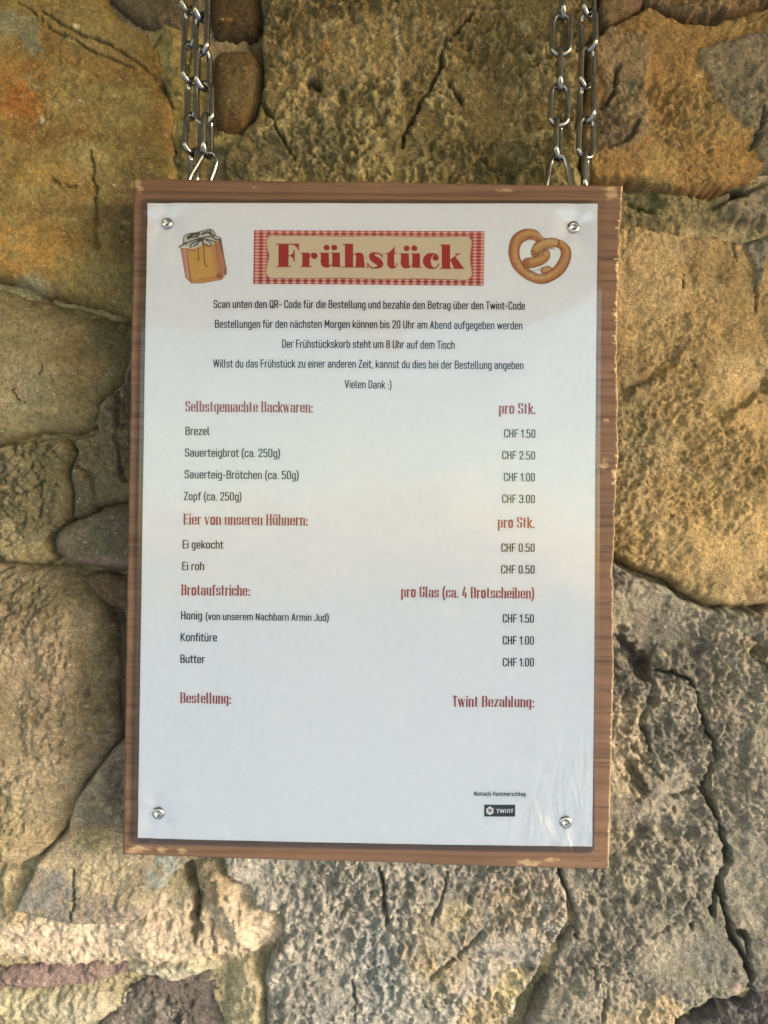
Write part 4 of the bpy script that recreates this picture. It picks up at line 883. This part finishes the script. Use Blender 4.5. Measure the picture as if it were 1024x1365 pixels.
# ---- payment badge
def badge():
    cs = [(645.6,1072.8),(687.2,1073.3),(687.0,1089.2),(645.4,1088.7)]
    Sg, Tg = np.meshgrid(np.linspace(0, 1, 12), np.linspace(0, 1, 6)); px, py = bil(cs, Sg, Tg)
    lay(px, py, np.ones(px.shape, bool), .00005, 'payment_badge', sheet, PRINT, np.broadcast_to(np.array([.045,.045,.048]), px.shape+(3,)).copy())
    def fill(pts, c, off):
        v = np.array(pts, float); P = on_sheet(v[:,0], v[:,1], off)
        mesh('badge_mark', P, None, PRINT, sheet, False, tris=[(0, i+1, i) for i in range(1, len(v)-1)], colors=np.broadcast_to(np.array(c), (len(v), 3)))
    cx, cy, R = 653.3, 1080.9, 5.9
    fill([(cx+R*.92*math.sin(a*math.pi/3), cy-R*math.cos(a*math.pi/3)) for a in range(6)], (.78,.78,.78), .00012)
    fill([(cx-3.2,cy-2.8),(cx-1.9,cy-2.8),(cx-.1,cy+1.2),(cx-.8,cy+2.9)], (.03,.03,.04), .00018)
    fill([(cx+3.2,cy-1.5),(cx+2.2,cy+.5),(cx+.9,cy+2.9),(cx-.0,cy+1.3),(cx+1.7,cy-2)], (.55,.05,.07), .00018)
    fill([(cx-1.2,cy-2.0),(cx+.2,cy-3.2),(cx+1.3,cy-2.0),(cx+.1,cy+.6)], (.55,.14,.12), .00022)
    for s_, x0, x1 in (('T',661.5,665.9), ('W',666.3,672.6), ('I',673.6,674.8), ('n',676.2,680.2), ('T',680.6,684.8)):
        if s_ == 'I': fill([(x0,1078.6),(x1,1078.6),(x1,1084.0),(x0,1084.0)], (.75,.75,.75), .00018); continue
        SKn = s_
        text_line(SKn, (x0,1084.0), (x1,1084.05), 5.4 if s_ != 'n' else 7.2, 'din', (.75,.75,.75), 'badge_letter', .00018)
badge()

# ------------------------------------------------------------------ screws
def screw(px, py, ang, kind):
    P = U(px, py, -.0018); c = np.array([P[0], 0, P[2]]); ys = float(sheet_y(c[0], c[2]))
    prof = [(2.85,0.05),(2.9,-.35),(2.75,-.75),(2.35,-1.05),(1.9,-1.2),(1.75,-1.22)] if kind else [(2.75,0.05),(2.8,-.3),(2.55,-.95),(2.1,-1.35),(1.95,-1.5),(1.68,-1.6)]
    n = 48; V = []; Q = []
    a = np.linspace(0, 2*np.pi, n, endpoint=False)
    for r_, y_ in prof: V.append(np.stack([c[0]+r_/1000*np.cos(a), np.full(n, ys-.0001+y_/1000), c[2]+r_/1000*np.sin(a)], -1))
    rl = 1.35+.26*np.cos(6*(a+ang)); top = prof[-1][1]
    for k, dy in ((1.0, 0.0), (.97, .55), (.86, .9)): V.append(np.stack([c[0]+k*rl/1000*np.cos(a), np.full(n, ys-.0001+(top+dy)/1000), c[2]+k*rl/1000*np.sin(a)], -1))
    m = len(V)
    for k in range(m-1):
        A = k*n+np.arange(n); Bq = (k+1)*n+np.arange(n); Q.append(np.stack([A, np.roll(A, -1), np.roll(Bq, -1), Bq], -1))
    V.append(np.array([[c[0], ys-.0001+(top+1.05)/1000, c[2]]])); last = (m-1)*n+np.arange(n)
    T = np.stack([last, np.roll(last, -1), np.full(n, m*n)], -1)
    o = mesh('screw', np.concatenate(V), np.concatenate(Q), SCREW, sign, True, tris=T)
    return o
screw(222,297,.2,0); screw(765,302,.5,1); screw(210,1085,.9,1); screw(755,1097,.1,1)

# ------------------------------------------------------------------ chains
def link_mesh(Lc, Wc, r_, taper=0.0):
    """closed wire loop in the local XZ plane; Lc, Wc: centreline length and width"""
    R = Wc/2; st_ = Lc/2-R; path = []
    for k in range(13): t = math.pi*k/12; path.append((R*math.cos(t), st_+R*math.sin(t)))
    for k in range(1, 5): path.append((-R, st_-2*st_*k/5))
    for k in range(13): t = math.pi+math.pi*k/12; path.append((R*math.cos(t), -st_+R*math.sin(t)))
    for k in range(1, 5): path.append((R, -st_+2*st_*k/5))
    path = np.array(path); path[:,0] *= 1+taper*(-path[:,1]/(Lc/2)); n = len(path); m = 12
    tg = np.roll(path, -1, 0)-np.roll(path, 1, 0); tg /= np.hypot(tg[:,0], tg[:,1])[:, None]; nm = np.stack([tg[:,1], -tg[:,0]], -1)
    th = np.linspace(0, 2*np.pi, m, endpoint=False)
    V = np.zeros((n, m, 3))
    rr = np.full(n, r_)
    V[...,0] = path[:,0:1]+nm[:,0:1]*np.cos(th)*rr[:,None]; V[...,2] = path[:,1:2]+nm[:,1:2]*np.cos(th)*rr[:,None]; V[...,1] = np.sin(th)*r_
    idx = np.arange(n*m).reshape(n, m); a = idx; b = np.roll(idx, -1, 0)
    Q = np.stack([a, b, np.roll(b, -1, 1), np.roll(a, -1, 1)], -1).reshape(-1, 4)
    me = bpy.data.meshes.new('link'); me.from_pydata(V.reshape(-1, 3).tolist(), [], Q.tolist()); me.polygons.foreach_set('use_smooth', [True]*len(Q)); me.materials.append(STEEL); me.update(); return me
MM = .001
LM = link_mesh(19.0*MM, 8.0*MM, 1.42*MM)
def weld_bump(): pass
def chain(name, label, pts, depth, loc):
    """pts: (x px, y px, turn deg, lean deg)"""
    root = empty(name, loc, label, 'chain', 'chains holding up the sign board')
    for x, y, turn, lean, *rest in pts:
        d = depth+(rest[0] if rest else 0)
        P = U(x, y, d); o = bpy.data.objects.new('link', LM); COL.objects.link(o); o.parent = root
        o.location = (P[0]-loc[0], P[1]-loc[1], P[2]-loc[2]); o.rotation_euler = (math.radians(rest[1]) if len(rest) > 1 else 0, math.radians(lean), math.radians(turn))
    return root
p0 = 47.2
def top(x): return tuple(U(x, 240, .009))
ca = chain('chain', 'rear shiny chain of the left pair, nearest the ochre stone', [(252+.03*(y)+(0), y, t_, 1) for y, t_ in ((-198.6,55),(-151.4,-35),(-104.2,55),(-57,-32),(-9.8,52),(37.4,-38),(84.6,48),(131.8,-42),(179,44),(226,-50))], .017, top(256))
cb = chain('chain', 'front shiny chain of the left pair, beside the smooth brown stones', [(268,-187,60,0),(268.3,-140,-30,0),(268.6,-93,60,0),(269,-46,-28,0),(269,0,58,-1),(268.5,46,-35,0),(271,91.5,55,-1),(272.4,137.5,-12,-2),(276.5,181,78,-1)], .006, top(272))
cc = chain('chain', 'left chain of the right pair, hanging beside the rough olive stone', [(751,-190,80,1),(751,-143,-8,1),(750.5,-96,82,1),(750,-48,-6,1),(750,-1,84,1),(748.5,46.5,-5,1),(746.8,93.5,80,1),(746,140.5,3,1),(744.5,186,66,2)], .007, top(744))
cd = chain('chain', 'rightmost chain of all, hanging next to the grainy tan stone', [(785,-195,45,0),(785,-148,-45,0),(785,-101,45,0),(785,-53,-42,0),(785,-5,42,0),(784,42,-44,-1),(783,90,32,1),(782.5,137,-52,-1),(781.5,184,22,1),(781,230,70,0)], .012, top(781))
# open wire loops that grip the board's top edge
def wire(name, pxs, depth, r_, parent, ys=None):
    c = catmull(pxs, 6); P = U(c[:,0], c[:,1], depth); n = len(P); m = 12
    if ys is not None: P[:,1] += np.interp(np.linspace(0,1,n), np.linspace(0,1,len(ys)), ys)
    tg = np.gradient(P, axis=0); tg /= np.linalg.norm(tg, axis=1)[:, None]
    up = np.array([0,1,0.]); s1 = np.cross(tg, up); s1 /= np.linalg.norm(s1, axis=1)[:, None]; s2 = np.cross(s1, tg)
    th = np.linspace(0, 2*np.pi, m, endpoint=False)
    V = P[:, None]+r_*(np.cos(th)[None,:,None]*s1[:,None]+np.sin(th)[None,:,None]*s2[:,None])
    idx = np.arange(n*m).reshape(n, m); a = idx[:-1]; b = idx[1:]
    Q = np.stack([a, np.roll(a, -1, 1), np.roll(b, -1, 1), b], -1).reshape(-1, 4)
    T = [(0, (k+1) % m, k) for k in range(1, m-1)]
    mesh(name, V.reshape(-1, 3), Q, STEEL, parent, True)
wire('wire_loop', [(248,256),(253,238),(262,222),(271,208),(277,204),(285,205),(289,213),(286,226),(281,240),(277,256)], .006, .00115, cb)
wire('wire_loop', [(724,262),(730,240),(733,222),(738,210),(745,207),(752,211),(757,224),(760,242),(762,262)], .007, .00125, cc)
